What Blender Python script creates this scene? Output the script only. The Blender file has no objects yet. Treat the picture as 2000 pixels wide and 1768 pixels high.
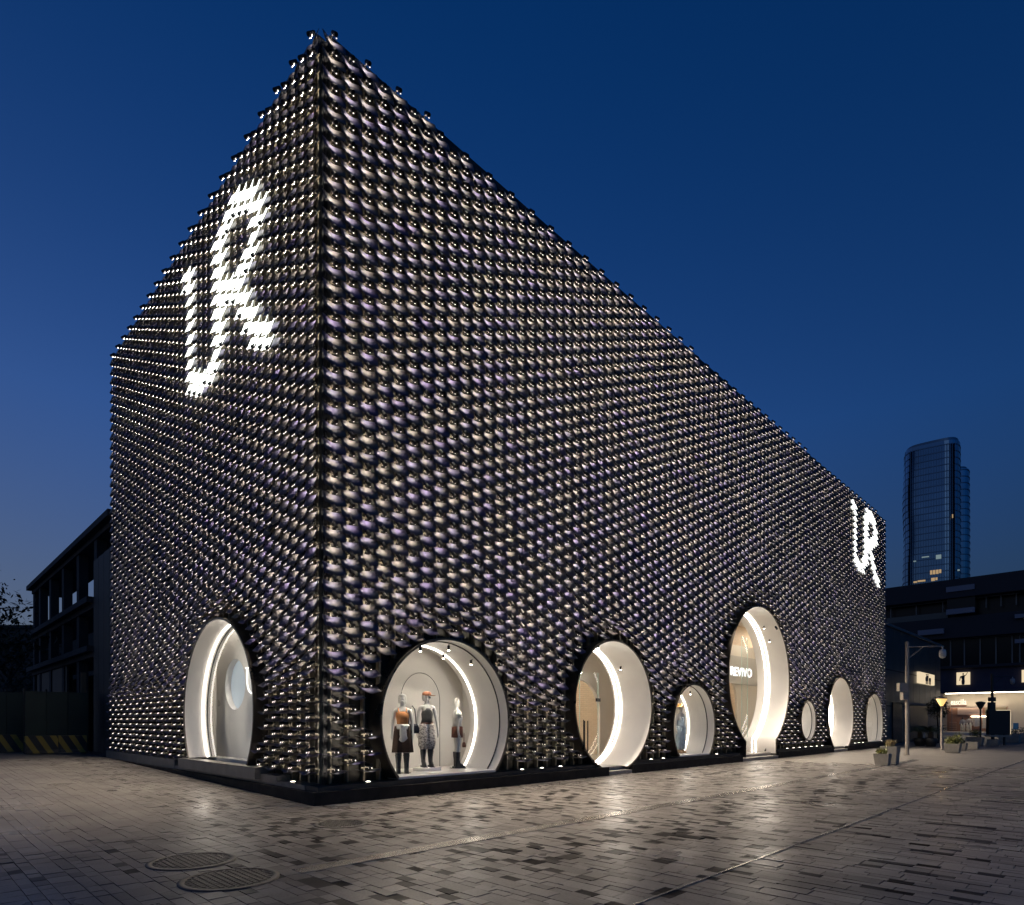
import bpy, bmesh, math, random
import numpy as np
from mathutils import Vector, Matrix
random.seed(7); RNG = np.random.default_rng(11)
R_ = math.radians
scene = bpy.context.scene
COL = scene.collection

# ------------------------------------------------------------------ camera
F = (.7097, .7045); RT = (.7045, -.7097); D0 = 11.9; L0 = -3.72; FPX = 1214.0; HC = 1.6; HOR = 1409.0
CAM = (-(D0*F[0]+L0*RT[0]), -(D0*F[1]+L0*RT[1]))
cam_d = bpy.data.cameras.new('camera'); cam = bpy.data.objects.new('camera', cam_d); COL.objects.link(cam)
cam.location = (CAM[0], CAM[1], HC); cam.rotation_euler = (R_(90), 0, -math.atan2(F[0], F[1]))
cam_d.sensor_fit = 'HORIZONTAL'; cam_d.sensor_width = 36; cam_d.lens = 36*FPX/2000
cam_d.shift_y = (HOR-884)/2000; cam_d.clip_end = 3000; cam_d.clip_start = .05
scene.camera = cam

# ------------------------------------------------------------------ dusk sky
world = bpy.data.worlds.new('World'); scene.world = world; world.use_nodes = True
wt = world.node_tree; wn = wt.nodes; wl = wt.links; wn.clear()
sky = wn.new('ShaderNodeTexSky'); sky.sky_type = 'NISHITA'; sky.sun_disc = False
SUN_EL = 1.0; SUN_ROT = 200      # the sun has just set behind the left; sky dimmed to dusk
sky.sun_elevation = R_(SUN_EL); sky.sun_rotation = R_(SUN_ROT); sky.altitude = 50
sky.air_density = 1.0; sky.dust_density = 0.2; sky.ozone_density = 7.0
def wmath(op, a, b=None):
    n = wn.new('ShaderNodeMath'); n.operation = op
    for i, q in enumerate((a, b)):
        if q is None: continue
        if isinstance(q, (int, float)): n.inputs[i].default_value = q
        else: wl.new(q, n.inputs[i])
    return n.outputs[0]
geo = wn.new('ShaderNodeNewGeometry'); sep = wn.new('ShaderNodeSeparateXYZ'); tcw = wn.new('ShaderNodeTexCoord'); wl.new(tcw.outputs['Generated'], sep.inputs[0])
tint = wn.new('ShaderNodeMix'); tint.data_type = 'RGBA'; tint.blend_type = 'MULTIPLY'; tint.inputs['Factor'].default_value = 1
tint.inputs['B'].default_value = (.24, 1.85, 1.38, 1); wl.new(sky.outputs[0], tint.inputs['A'])
bg = wn.new('ShaderNodeBackground'); bg.inputs['Strength'].default_value = .15; wl.new(tint.outputs['Result'], bg.inputs[0])
clr = wmath('MULTIPLY', .19, wmath('MINIMUM', 1.0, wmath('ADD', .04, wmath('MULTIPLY', wmath('MAXIMUM', sep.outputs[2], 0.0), 2.4)))); wl.new(clr, bg.inputs['Strength'])
# city haze: a pale glow low over the horizon, stronger where the last light is
el = wmath('MAXIMUM', sep.outputs[2], 0.0)
hz = wmath('POWER', wmath('SUBTRACT', 1.0, el), 2.8)
azm = wmath('ADD', wmath('MULTIPLY', sep.outputs[0], -.42), wmath('MULTIPLY', sep.outputs[1], .42))
azf = wmath('MAXIMUM', wmath('ADD', azm, .62), .12)
bg2 = wn.new('ShaderNodeBackground'); bg2.inputs[0].default_value = (.138, .146, .188, 1); wl.new(wmath('MULTIPLY', hz, azf), bg2.inputs['Strength'])
ad = wn.new('ShaderNodeAddShader'); wl.new(bg.outputs[0], ad.inputs[0]); wl.new(bg2.outputs[0], ad.inputs[1])
wo = wn.new('ShaderNodeOutputWorld'); wl.new(ad.outputs[0], wo.inputs[0])
sun_d = bpy.data.lights.new('sun', 'SUN'); sun_d.energy = .02; sun_d.angle = R_(20); sun_d.color = (.75, .85, 1)
sun = bpy.data.objects.new('sun', sun_d); COL.objects.link(sun); sun.rotation_euler = (R_(70), 0, R_(-60))
scene.view_settings.view_transform = 'Standard'; scene.view_settings.look = 'None'
scene.view_settings.exposure = 0; scene.view_settings.gamma = 1
cy = scene.cycles
cy.use_denoising = True; cy.max_bounces = 9; cy.diffuse_bounces = 6; cy.glossy_bounces = 3
cy.transparent_max_bounces = 10; cy.transmission_bounces = 4
cy.sample_clamp_indirect = 4.0; cy.caustics_reflective = False; cy.caustics_refractive = False
cy.use_light_tree = True

# ------------------------------------------------------------------ picture <-> place helpers (build time only)
def kk(px): return (px-1000)/FPX
def x_at(px, y):
    k = kk(px); return (k*(D0+F[1]*y) - L0 - RT[1]*y)/(RT[0]-k*F[0])
def y_at(px, x):
    k = kk(px); return (k*(D0+F[0]*x) - L0 - RT[0]*x)/(RT[1]-k*F[1])
def depth(x, y): return D0+F[0]*x+F[1]*y
def z_at(py, x, y): return HC+(HOR-py)*depth(x, y)/FPX
def ground(px, py, z=0):
    d = (HC-z)*FPX/(py-HOR); l = kk(px)*d
    return (CAM[0]+F[0]*d+RT[0]*l, CAM[1]+F[1]*d+RT[1]*l)
def gz(x, y):
    a = np.clip((1.0-np.asarray(x, float))/1.5, 0, 1); a = a*a*(3-2*a)
    return .021*np.clip(np.asarray(y, float), 0, 22)*a

# ------------------------------------------------------------------ materials
def mat(name, col=(.5, .5, .5), rough=.5, metal=0., spec=.5, emit=None, es=0., noise=None, bump=None, rvar=None):
    m = bpy.data.materials.new(name); m.use_nodes = True; nt = m.node_tree; b = nt.nodes['Principled BSDF']
    b.inputs['Base Color'].default_value = (*col, 1); b.inputs['Roughness'].default_value = rough
    b.inputs['Metallic'].default_value = metal; b.inputs['Specular IOR Level'].default_value = spec
    if emit: b.inputs['Emission Color'].default_value = (*emit, 1); b.inputs['Emission Strength'].default_value = es
    if noise or bump or rvar:
        tc = nt.nodes.new('ShaderNodeTexCoord')
    if noise:
        sc_, amt = noise; n = nt.nodes.new('ShaderNodeTexNoise'); n.inputs['Scale'].default_value = sc_; n.inputs['Detail'].default_value = 6
        nt.links.new(tc.outputs['Object'], n.inputs['Vector'])
        mr = nt.nodes.new('ShaderNodeMapRange'); mr.inputs['From Min'].default_value = .3; mr.inputs['From Max'].default_value = .7
        mr.inputs['To Min'].default_value = 1-amt; mr.inputs['To Max'].default_value = 1+amt
        nt.links.new(n.outputs['Fac'], mr.inputs['Value'])
        mx = nt.nodes.new('ShaderNodeVectorMath'); mx.operation = 'SCALE'; mx.inputs[0].default_value = col
        nt.links.new(mr.outputs[0], mx.inputs['Scale']); nt.links.new(mx.outputs[0], b.inputs['Base Color'])
    if rvar:
        sc_, lo, hi = rvar; n = nt.nodes.new('ShaderNodeTexNoise'); n.inputs['Scale'].default_value = sc_; n.inputs['Detail'].default_value = 5
        nt.links.new(tc.outputs['Object'], n.inputs['Vector'])
        mr = nt.nodes.new('ShaderNodeMapRange'); mr.inputs['From Min'].default_value = .3; mr.inputs['From Max'].default_value = .7
        mr.inputs['To Min'].default_value = lo; mr.inputs['To Max'].default_value = hi
        nt.links.new(n.outputs['Fac'], mr.inputs['Value']); nt.links.new(mr.outputs[0], b.inputs['Roughness'])
    if bump:
        sc_, st = bump; n = nt.nodes.new('ShaderNodeTexNoise'); n.inputs['Scale'].default_value = sc_; n.inputs['Detail'].default_value = 5
        nt.links.new(tc.outputs['Object'], n.inputs['Vector'])
        bp = nt.nodes.new('ShaderNodeBump'); bp.inputs['Strength'].default_value = st; bp.inputs['Distance'].default_value = .02
        nt.links.new(n.outputs['Fac'], bp.inputs['Height']); nt.links.new(bp.outputs[0], b.inputs['Normal'])
    return m
def emat(name, col, st):
    m = bpy.data.materials.new(name); m.use_nodes = True; nt = m.node_tree; nt.nodes.clear()
    e = nt.nodes.new('ShaderNodeEmission'); e.inputs[0].default_value = (*col, 1); e.inputs[1].default_value = st
    o = nt.nodes.new('ShaderNodeOutputMaterial'); nt.links.new(e.outputs[0], o.inputs[0]); return m
def glass_mat(name, tint=(.97, .985, .98), refl=1.0, rough=.0):
    m = bpy.data.materials.new(name); m.use_nodes = True; nt = m.node_tree; nt.nodes.clear()
    t = nt.nodes.new('ShaderNodeBsdfTransparent'); t.inputs[0].default_value = (*tint, 1)
    g = nt.nodes.new('ShaderNodeBsdfGlossy'); g.inputs['Roughness'].default_value = rough
    f = nt.nodes.new('ShaderNodeLayerWeight'); f.inputs[0].default_value = .5
    pw = nt.nodes.new('ShaderNodeMath'); pw.operation = 'POWER'; pw.inputs[1].default_value = 5
    mu = nt.nodes.new('ShaderNodeMath'); mu.operation = 'MULTIPLY_ADD'; mu.inputs[1].default_value = .9*refl; mu.inputs[2].default_value = .045*refl
    x = nt.nodes.new('ShaderNodeMixShader'); o = nt.nodes.new('ShaderNodeOutputMaterial')
    nt.links.new(f.outputs['Facing'], pw.inputs[0]); nt.links.new(pw.outputs[0], mu.inputs[0]); nt.links.new(mu.outputs[0], x.inputs[0])
    nt.links.new(t.outputs[0], x.inputs[1]); nt.links.new(g.outputs[0], x.inputs[2]); nt.links.new(x.outputs[0], o.inputs[0]); return m

LAMP_E = 125.0; LED_E = 12.5; LIT_E = 2.6
WARM = (1., .89, .76)
M = {}
# dark coated metal of the facade tiles: iridescent film that differs from tile to tile
def tile_material():
    m = bpy.data.materials.new('tile_metal'); m.use_nodes = True; nt = m.node_tree; b = nt.nodes['Principled BSDF']
    g = nt.nodes.new('ShaderNodeNewGeometry')
    n = nt.nodes.new('ShaderNodeTexNoise'); n.inputs['Scale'].default_value = 1.7; n.inputs['Detail'].default_value = 2
    nt.links.new(g.outputs['Position'], n.inputs['Vector'])
    cr = nt.nodes.new('ShaderNodeValToRGB'); e = cr.color_ramp.elements
    e[0].position = .32; e[0].color = (.092, .074, .150, 1); e[1].position = .56; e[1].color = (.125, .112, .108, 1)
    x = e.new(.46); x.color = (.095, .09, .135, 1)
    nt.links.new(n.outputs['Fac'], cr.inputs[0]); nt.links.new(cr.outputs[0], b.inputs['Base Color'])
    b.inputs['Specular IOR Level'].default_value = .22; b.inputs['Metallic'].default_value = .3; b.inputs['Roughness'].default_value = .45
    return m
M['tile'] = tile_material()
M['lit'] = mat('lit_panel', (.85, .87, .84), .4, emit=(.96, 1., .93), es=LIT_E)
M['lampE'] = emat('lamp_diode', WARM, LAMP_E)
M['lensE'] = emat('side_glint', (1., .86, .80), 1.7)  # glow of the highlight patches added beside each diode
M['tube'] = mat('black_tube', (.010, .010, .012), .5, 0., .3)
M['post'] = mat('pale_metal', (.20, .175, .13), .45, .4, noise=(6, .25))
M['olive'] = mat('olive_wall', (.018, .0155, .010), .5, .3, noise=(2.2, .35))
M['plinth'] = mat('plinth_stone', (.03, .027, .024), .75, spec=.15, noise=(4, .3), bump=(40, .2))
M['plinth2'] = mat('ledge_metal', (.075, .068, .058), .5, .2, spec=.25, noise=(3, .2))
M['sill'] = mat('grey_metal', (.22, .21, .19), .45, .5, noise=(3, .15))
M['collar'] = mat('bronze_dark', (.13, .115, .10), .3, .85, rvar=(2.5, .22, .45))
M['white'] = mat('white_paint', (.84, .80, .745), .38, noise=(1.3, .04))
M['whitegloss'] = mat('white_lacquer', (.84, .80, .745), .22, noise=(1.1, .05))
M['led'] = emat('led_strip', (1., .91, .79), LED_E)
M['glass'] = glass_mat('clear_glass', refl=.5)
M['seal'] = mat('black_rubber', (.02, .02, .02), .6)
M['dark'] = mat('dark_metal', (.02, .02, .022), .45, .6)
M['frost'] = mat('frosted_disc', (.66, .74, .78), .3, emit=(.8, .9, 1.), es=.22)
M['spotE'] = emat('spot_bulb', (1., .88, .7), 60.)

# ------------------------------------------------------------------ mesh helpers
class MB:
    def __init__(s): s.v = []; s.f = []; s.m = []; s.sm = []
    def add(s, vs, fs, mi=0, smooth=False):
        o = len(s.v); s.v.extend([tuple(v) for v in vs]); s.f.extend([tuple(i+o for i in f) for f in fs])
        s.m.extend([mi]*len(fs)); s.sm.extend([smooth]*len(fs)); return s
    def box(s, a, b, mi=0):
        (x0, y0, z0), (x1, y1, z1) = a, b
        if x0 > x1: x0, x1 = x1, x0
        if y0 > y1: y0, y1 = y1, y0
        if z0 > z1: z0, z1 = z1, z0
        v = [(x0,y0,z0),(x1,y0,z0),(x1,y1,z0),(x0,y1,z0),(x0,y0,z1),(x1,y0,z1),(x1,y1,z1),(x0,y1,z1)]
        return s.add(v, [(0,3,2,1),(4,5,6,7),(0,1,5,4),(1,2,6,5),(2,3,7,6),(3,0,4,7)], mi)
    def loft(s, rings, caps=True, closed=True, mi=0, smooth=True):
        n = len(rings[0]); vs = [p for r in rings for p in r]; fs = []
        for i in range(len(rings)-1):
            for j in range(n if closed else n-1):
                a = i*n+j; b = i*n+(j+1) % n; fs.append((a, b, b+n, a+n))
        s.add(vs, fs, mi, smooth)
        if caps:
            s.add(rings[0], [tuple(range(n))[::-1]], mi); s.add(rings[-1], [tuple(range(n))], mi)
        return s
    def tube(s, pts, rads, n=8, mi=0, caps=True):
        pts = [Vector(p) for p in pts]
        if not hasattr(rads, '__len__'): rads = [rads]*len(pts)
        rings = []; up = Vector((0, 0, 1))
        for i, p in enumerate(pts):
            d = (pts[min(i+1, len(pts)-1)]-pts[max(i-1, 0)]).normalized()
            a = d.cross(up) if abs(d.dot(up)) < .95 else d.cross(Vector((1, 0, 0)))
            a.normalize(); b = d.cross(a)
            rings.append([p+rads[i]*(a*math.cos(t)+b*math.sin(t)) for t in [2*math.pi*j/n for j in range(n)]])
        return s.loft(rings, caps, True, mi)
    def lathe(s, prof, c=(0, 0, 0), n=20, mi=0, caps=True):
        rings = [[(c[0]+r*math.cos(2*math.pi*j/n), c[1]+r*math.sin(2*math.pi*j/n), c[2]+z) for j in range(n)] for r, z in prof]
        return s.loft(rings, caps, True, mi)
    def mesh(s, name, mats):
        me = bpy.data.meshes.new(name); me.from_pydata(s.v, [], s.f)
        for x in (mats if isinstance(mats, (list, tuple)) else [mats]): me.materials.append(x)
        if s.f:
            me.polygons.foreach_set('material_index', s.m); me.polygons.foreach_set('use_smooth', s.sm)
        me.update(); return me
    def obj(s, name, mats, parent=None, loc=None, rz=0):
        o = bpy.data.objects.new(name, s.mesh(name, mats)); COL.objects.link(o)
        if loc: o.location = loc
        if rz: o.rotation_euler[2] = rz
        if parent: o.parent = parent
        return o
def tag(o, label, cat, group=None, kind=None):
    if label: o['label'] = label
    if cat: o['category'] = cat
    if group: o['group'] = group
    if kind: o['kind'] = kind
    return o
def thing(name, label, cat, loc=(0, 0, 0), rz=0, group=None):
    o = bpy.data.objects.new(name, None); COL.objects.link(o); o.location = (*loc, 0)[:3]; o.rotation_euler[2] = rz
    o.empty_display_size = .2
    return tag(o, label, cat, group)
def link_copy(o, parent=None, mw=None):
    c = o.copy(); COL.objects.link(c); c.parent = parent
    return c
def shade_smooth(o, on=True):
    for p in o.data.polygons: p.use_smooth = on
def np_mesh(name, V, Fq, mats, mi=None, smooth=False, colors=None):
    me = bpy.data.meshes.new(name); n = len(Fq); k = Fq.shape[1]
    me.vertices.add(len(V)); me.vertices.foreach_set('co', V.astype(np.float32).ravel())
    me.loops.add(n*k); me.loops.foreach_set('vertex_index', Fq.astype(np.int32).ravel())
    me.polygons.add(n); me.polygons.foreach_set('loop_start', np.arange(0, n*k, k, dtype=np.int32))
    try: me.polygons.foreach_set('loop_total', np.full(n, k, dtype=np.int32))
    except Exception: pass
    for x in mats: me.materials.append(x)
    if mi is not None: me.polygons.foreach_set('material_index', mi.astype(np.int32))
    if np.ndim(smooth) == 0: smooth = np.full(n, bool(smooth))
    me.polygons.foreach_set('use_smooth', smooth)
    if colors is not None:
        a = me.attributes.new('tone', 'FLOAT', 'FACE'); a.data.foreach_set('value', colors.astype(np.float32))
    me.update(calc_edges=True); me.validate(); return me

# ------------------------------------------------------------------ ground sheet
def plaza_base_material():
    m = bpy.data.materials.new('plaza_joint'); m.use_nodes = True; nt = m.node_tree; b = nt.nodes['Principled BSDF']
    tc = nt.nodes.new('ShaderNodeTexCoord'); mp = nt.nodes.new('ShaderNodeMapping'); mp.inputs['Rotation'].default_value = (0, 0, R_(90))
    br = nt.nodes.new('ShaderNodeTexBrick'); br.inputs['Scale'].default_value = 1
    br.inputs['Brick Width'].default_value = .6; br.inputs['Row Height'].default_value = .2; br.inputs['Mortar Size'].default_value = .006
    br.inputs['Color1'].default_value = (.17, .155, .135, 1); br.inputs['Color2'].default_value = (.12, .108, .096, 1); br.inputs['Mortar'].default_value = (.03, .028, .026, 1)
    nt.links.new(tc.outputs['Object'], mp.inputs[0]); nt.links.new(mp.outputs[0], br.inputs[0]); nt.links.new(br.outputs['Color'], b.inputs['Base Color'])
    b.inputs['Roughness'].default_value = .5
    return m
M['base'] = plaza_base_material()
xs = np.concatenate([[-900, -200, -60], np.arange(-30, 6, 1.5), np.arange(6, 100, 8), [200, 500, 1200]])
ys = np.concatenate([[-900, -200, -60], np.arange(-30, 30, 1.5), np.arange(30, 100, 8), [200, 500, 1200]])
X, Y = np.meshgrid(xs, ys, indexing='ij'); Z = gz(X, Y)-.022
V = np.stack([X, Y, Z], -1).reshape(-1, 3); ny = len(ys)
Fq = np.array([(i*ny+j, (i+1)*ny+j, (i+1)*ny+j+1, i*ny+j+1) for i in range(len(xs)-1) for j in range(ny-1)])
plaza = bpy.data.objects.new('plaza_ground', np_mesh('plaza_ground', V, Fq, [M['base']])); COL.objects.link(plaza)
tag(plaza, 'grey stone paved plaza in front of the dark tiled shop', None, kind='structure')

# ------------------------------------------------------------------ pavers
def paver_material():
    m = bpy.data.materials.new('paver_stone'); m.use_nodes = True; nt = m.node_tree; b = nt.nodes['Principled BSDF']
    at = nt.nodes.new('ShaderNodeAttribute'); at.attribute_name = 'tone'
    cr = nt.nodes.new('ShaderNodeValToRGB'); e = cr.color_ramp.elements
    e[0].position = 0; e[0].color = (.014, .012, .0115, 1); e[1].position = 1; e[1].color = (.255, .235, .215, 1)
    x = e.new(.3); x.color = (.052, .047, .044, 1); x = e.new(.6); x.color = (.165, .150, .137, 1)
    nt.links.new(at.outputs['Fac'], cr.inputs[0])
    g = nt.nodes.new('ShaderNodeNewGeometry')
    n = nt.nodes.new('ShaderNodeTexNoise'); n.inputs['Scale'].default_value = 38; n.inputs['Detail'].default_value = 5
    nt.links.new(g.outputs['Position'], n.inputs['Vector'])
    n2 = nt.nodes.new('ShaderNodeTexNoise'); n2.inputs['Scale'].default_value = .55; n2.inputs['Detail'].default_value = 6
    nt.links.new(g.outputs['Position'], n2.inputs['Vector'])
    mr = nt.nodes.new('ShaderNodeMapRange'); mr.inputs['From Min'].default_value = .25; mr.inputs['From Max'].default_value = .75; mr.inputs['To Min'].default_value = .78; mr.inputs['To Max'].default_value = 1.2
    nt.links.new(n.outputs['Fac'], mr.inputs[0])
    mr2 = nt.nodes.new('ShaderNodeMapRange'); mr2.inputs['From Min'].default_value = .3; mr2.inputs['From Max'].default_value = .7; mr2.inputs['To Min'].default_value = .72; mr2.inputs['To Max'].default_value = 1.15
    nt.links.new(n2.outputs['Fac'], mr2.inputs[0])
    mu = nt.nodes.new('ShaderNodeMath'); mu.operation = 'MULTIPLY'; nt.links.new(mr.outputs[0], mu.inputs[0]); nt.links.new(mr2.outputs[0], mu.inputs[1])
    vm = nt.nodes.new('ShaderNodeVectorMath'); vm.operation = 'SCALE'; nt.links.new(cr.outputs[0], vm.inputs[0]); nt.links.new(mu.outputs[0], vm.inputs['Scale'])
    nt.links.new(vm.outputs[0], b.inputs['Base Color'])
    mr3 = nt.nodes.new('ShaderNodeMapRange'); mr3.inputs['From Min'].default_value = .3; mr3.inputs['From Max'].default_value = .7; mr3.inputs['To Min'].default_value = .46; mr3.inputs['To Max'].default_value = .24
    nt.links.new(n2.outputs['Fac'], mr3.inputs[0]); nt.links.new(mr3.outputs[0], b.inputs['Roughness'])
    bp = nt.nodes.new('ShaderNodeBump'); bp.inputs['Strength'].default_value = .35; bp.inputs['Distance'].default_value = .004
    nt.links.new(n.outputs['Fac'], bp.inputs['Height']); nt.links.new(bp.outputs[0], b.inputs['Normal'])
    sm_ = nt.nodes.new('ShaderNodeMath'); sm_.operation = 'MULTIPLY'; sm_.inputs[1].default_value = .27; nt.links.new(at.outputs['Fac'], sm_.inputs[0]); nt.links.new(sm_.outputs[0], b.inputs['Specular IOR Level'])
    return m
M['paver'] = paver_material()
MANH = [(-.84, -2.32, .37), (-3.36, -3.43, .43), (-3.37, -4.56, .44)]
DR_Y0, DR_Y1, DR_X0 = -4.86, -4.64, -2.75      # slot drain
ST_Y = -7.97                                   # thin metal strip
GRATE = (-4.30, -5.62)
def zone(x, y):
    """dark-block probability pattern of the paving"""
    if x > -3.0 and ST_Y < y < DR_Y0: return 2
    if x > -2.2 and -3.7 < y < -1.3: return 1
    if y <= ST_Y: return 3
    if x < -2.4 and y > -1.0: return 4
    return 0
pavers = []     # x0,x1,y0,y1,tone
def fill_pavers():
    x = -17.0
    ci = 0
    while x < 31:
        big = ci % 3 == 0
        w = .20 if big else .12
        if x > 12: w = .20
        y = 18.0-(ci*.37) % .6
        ycount = 0
        while y > -17:
            zc = zone(x+w/2, y-.1)
            if zc == 2: ln = .22 if not big else random.choice((.22, .44))
            elif zc == 1: ln = .22 if not big else .44
            elif zc == 3: ln = random.choice((.22, .33, .44))
            elif zc == 4: ln = .6
            else: ln = random.choice((.2, .24, .3))
            cx, cyy = x+w/2, y-ln/2
            dcam = math.hypot(cx-CAM[0], cyy-CAM[1])
            tone = .62+random.uniform(-.12, .14)
            ycount += 1
            if zc == 2:
                band = (math.sin(y*2.9+.4)+.5*math.sin(y*1.1+x*.13)) > -.45
                if band and (ycount+(0, 2, 1)[ci % 3]) % 3 == 0 and random.random() < (.92 if not big else .35): tone = random.uniform(.03, .2); ln = min(ln, .22)
                elif random.random() < .05: tone = random.uniform(.05, .25)
            elif zc == 1:
                if (ycount+(0, 2, 1)[ci % 3]) % 3 == 0 and random.random() < .7: tone = random.uniform(.06, .26); ln = min(ln, .22)
            elif zc == 3:
                if not big and int((x+60)/.42) % 3 == 0 and int((y+60)/.9) % 2 == 0 and random.random() < .75: tone = random.uniform(.02, .18); ln = .22
                elif not big and random.random() < .05: tone = random.uniform(.0, .15); ln = .22
            elif zc == 4: tone = .66+random.uniform(-.06, .06)
            else:
                if not big and random.random() < .12: tone = random.uniform(.12, .36); ln = .2
            y1 = y; y0 = y-ln; y = y0
            if cx > -.17 and cyy > -.17 and cx < 39: continue
            if dcam > 27 or dcam < 1.5: continue
            dd = (cx-CAM[0])*F[0]+(cyy-CAM[1])*F[1]; ll = (cx-CAM[0])*RT[0]+(cyy-CAM[1])*RT[1]
            if dd < 2.6 or abs(ll) > dd*.86+1.2: continue
            if cx > DR_X0-.05 and y1 > DR_Y0 and y0 < DR_Y1:
                if cyy > (DR_Y0+DR_Y1)/2: y0 = DR_Y1
                else: y1 = DR_Y0
                if y1-y0 < .03: continue
            if any((cx-a)**2+(cyy-b_)**2 < (r-.08)**2 for a, b_, r in MANH): continue
            pavers.append((x, x+w, y0, y1, min(max(tone, 0), 1)))
        x += w; ci += 1
fill_pavers()
P = np.array(pavers)
pd = (((P[:,0]+P[:,1])/2-CAM[0])*F[0]+((P[:,2]+P[:,3])/2-CAM[1])*F[1])
pl = (((P[:,0]+P[:,1])/2-CAM[0])*RT[0]+((P[:,2]+P[:,3])/2-CAM[1])*RT[1])
parea = (P[:,1]-P[:,0])*(P[:,3]-P[:,2])/pd**3
infr = (np.abs(pl) < pd*.80) & (pd > 5.55)
order = np.argsort(-np.where(infr, parea, 0)); top300 = set(order[:300].tolist())
def paver_boxes(idx):
    a = P[idx]; n = len(a); g = .0035; h = .002*RNG.standard_normal(n); t = .0022
    x0, x1, y0, y1 = a[:,0]+g, a[:,1]-g, a[:,2]+g, a[:,3]-g
    cx, cyy = (x0+x1)/2, (y0+y1)/2; z = gz(cx, cyy)+h
    V = np.zeros((n, 8, 3)); tx = RNG.standard_normal((n, 4))*t*.5
    for i, (u, v) in enumerate([(x0, y0), (x1, y0), (x1, y1), (x0, y1)]):
        zc_ = gz(u, v)+h; V[:, i, 0] = u; V[:, i, 1] = v; V[:, i, 2] = zc_-.05
        V[:, i+4, 0] = u; V[:, i+4, 1] = v; V[:, i+4, 2] = zc_+tx[:, i]
    q = np.array([(4,5,6,7),(0,1,5,4),(1,2,6,5),(2,3,7,6),(3,0,4,7)])
    Fq = (np.arange(n)[:, None, None]*8+q[None]).reshape(-1, 4)
    return V, Fq, np.repeat(a[:, 4], 5)
rest = np.array([i for i in range(len(P)) if i not in top300])
V, Fq, tn = paver_boxes(rest)
pf = bpy.data.objects.new('paver_field', np_mesh('paver_field', V.reshape(-1, 3), Fq, [M['paver']], colors=tn)); COL.objects.link(pf)
pf.parent = plaza; pf['kind'] = 'stuff'
V, Fq, tn = paver_boxes(order[:300]); F1 = np.array([(4,5,6,7),(0,1,5,4),(1,2,6,5),(2,3,7,6),(3,0,4,7)])
for i in range(300):
    c = V[i].mean(0); o = bpy.data.objects.new('paver', np_mesh('paver', V[i]-c, F1, [M['paver']], colors=tn[i*5:i*5+5])); COL.objects.link(o)
    o.location = c; o.parent = plaza

# manhole covers, drain, strip
M['iron'] = mat('cast_iron', (.075, .068, .06), .5, .5, noise=(9, .35), bump=(60, .3))
M['irond'] = mat('cast_iron_recess', (.03, .028, .026), .6, .4)
M['steel'] = mat('stainless', (.62, .59, .55), .26, .9, noise=(5, .15))
for i, ((mx, my, mr_), lab) in enumerate(zip(MANH, ('small round iron manhole cover set in paving before the corner plinth', 'round iron manhole cover farther from the slot drain, beside a larger twin', 'large round iron manhole cover with bright rim, level with the slot drain end'))):
    t = thing('manhole_cover', lab, 'manhole', (mx, my, 0), group='manhole covers in the plaza')
    MB().lathe([(mr_+.035, -.03), (mr_+.035, .010), (mr_+.01, .013), (mr_-.03, .013), (mr_-.03, -.015)], n=40, caps=False).obj('frame', M['iron'], t)
    MB().lathe([(mr_-.035, -.03), (mr_-.035, .007)], n=40).obj('lid', M['irond'], t)
    m = MB(); s = .062; k = int(mr_/s)+1
    for a in range(-k, k+1):
        for b in range(-k, k+1):
            ox, oy = a*s, b*s+(a % 2)*s/2
            if math.hypot(ox, oy) < mr_-.085:
                m.box((ox-.019, oy-.024, .0), (ox+.019, oy+.024, .013))
    ln = len(m.v)
    for q in range(28):
        an = 2*math.pi*q/28; r0 = mr_-.055
        c, sn = math.cos(an), math.sin(an)
        m.add([(c*(r0-.018)-sn*.012*e, sn*(r0-.018)+c*.012*e, z) for z in (.0, .013) for e in (-1, 1)]+[(c*(r0+.018)-sn*.012*e, sn*(r0+.018)+c*.012*e, z) for z in (.0, .013) for e in (-1, 1)],
              [(2,3,7,6),(0,2,6,4),(1,5,7,3),(0,1,3,2),(4,6,7,5)])
    o = m.obj('tread_studs', M['iron'], t); o['kind'] = 'stuff'
t = thing('slot_drain', 'long steel drain channel running through paving parallel to the shop', 'drain', (DR_X0, (DR_Y0+DR_Y1)/2, 0))
MB().box((0, -.11, -.02), (27, .11, -.016)).obj('channel', M['irond'], t)
m = MB()
for k in range(7):
    yy = -.105+k*.035; m.box((0, yy-.009, -.016), (27, yy+.009, .010))
m.obj('slats', M['steel'], t)['kind'] = 'stuff'
tag(MB().box((-1.9, ST_Y-.012, -.02), (34, ST_Y+.012, .010)).obj('metal_strip', M['steel']), 'thin bright metal strip let into the paving beyond the drain', 'strip')
t = thing('floor_grate', 'small square steel grate in the paving, partly out of frame', 'grate', (*ground(243, 1790), 0))
MB().box((-.3, -.2, -.02), (.3, .2, -.016)).obj('pit', M['irond'], t)
m = MB()
for k in range(13): m.box((-.3+k*.05-.012, -.2, -.015), (-.3+k*.05+.012, .2, .005))
m.obj('bars', M['steel'], t)['kind'] = 'stuff'

# ------------------------------------------------------------------ the shop
H = 15.12; LR = 39.5; LL = 16.0
def roof(wk, t): return H-.6*t/LR if wk == 'R' else H
shop = thing('shop_building', 'tall black shop clad in curved glowing tiles with round windows', 'building')
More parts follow.
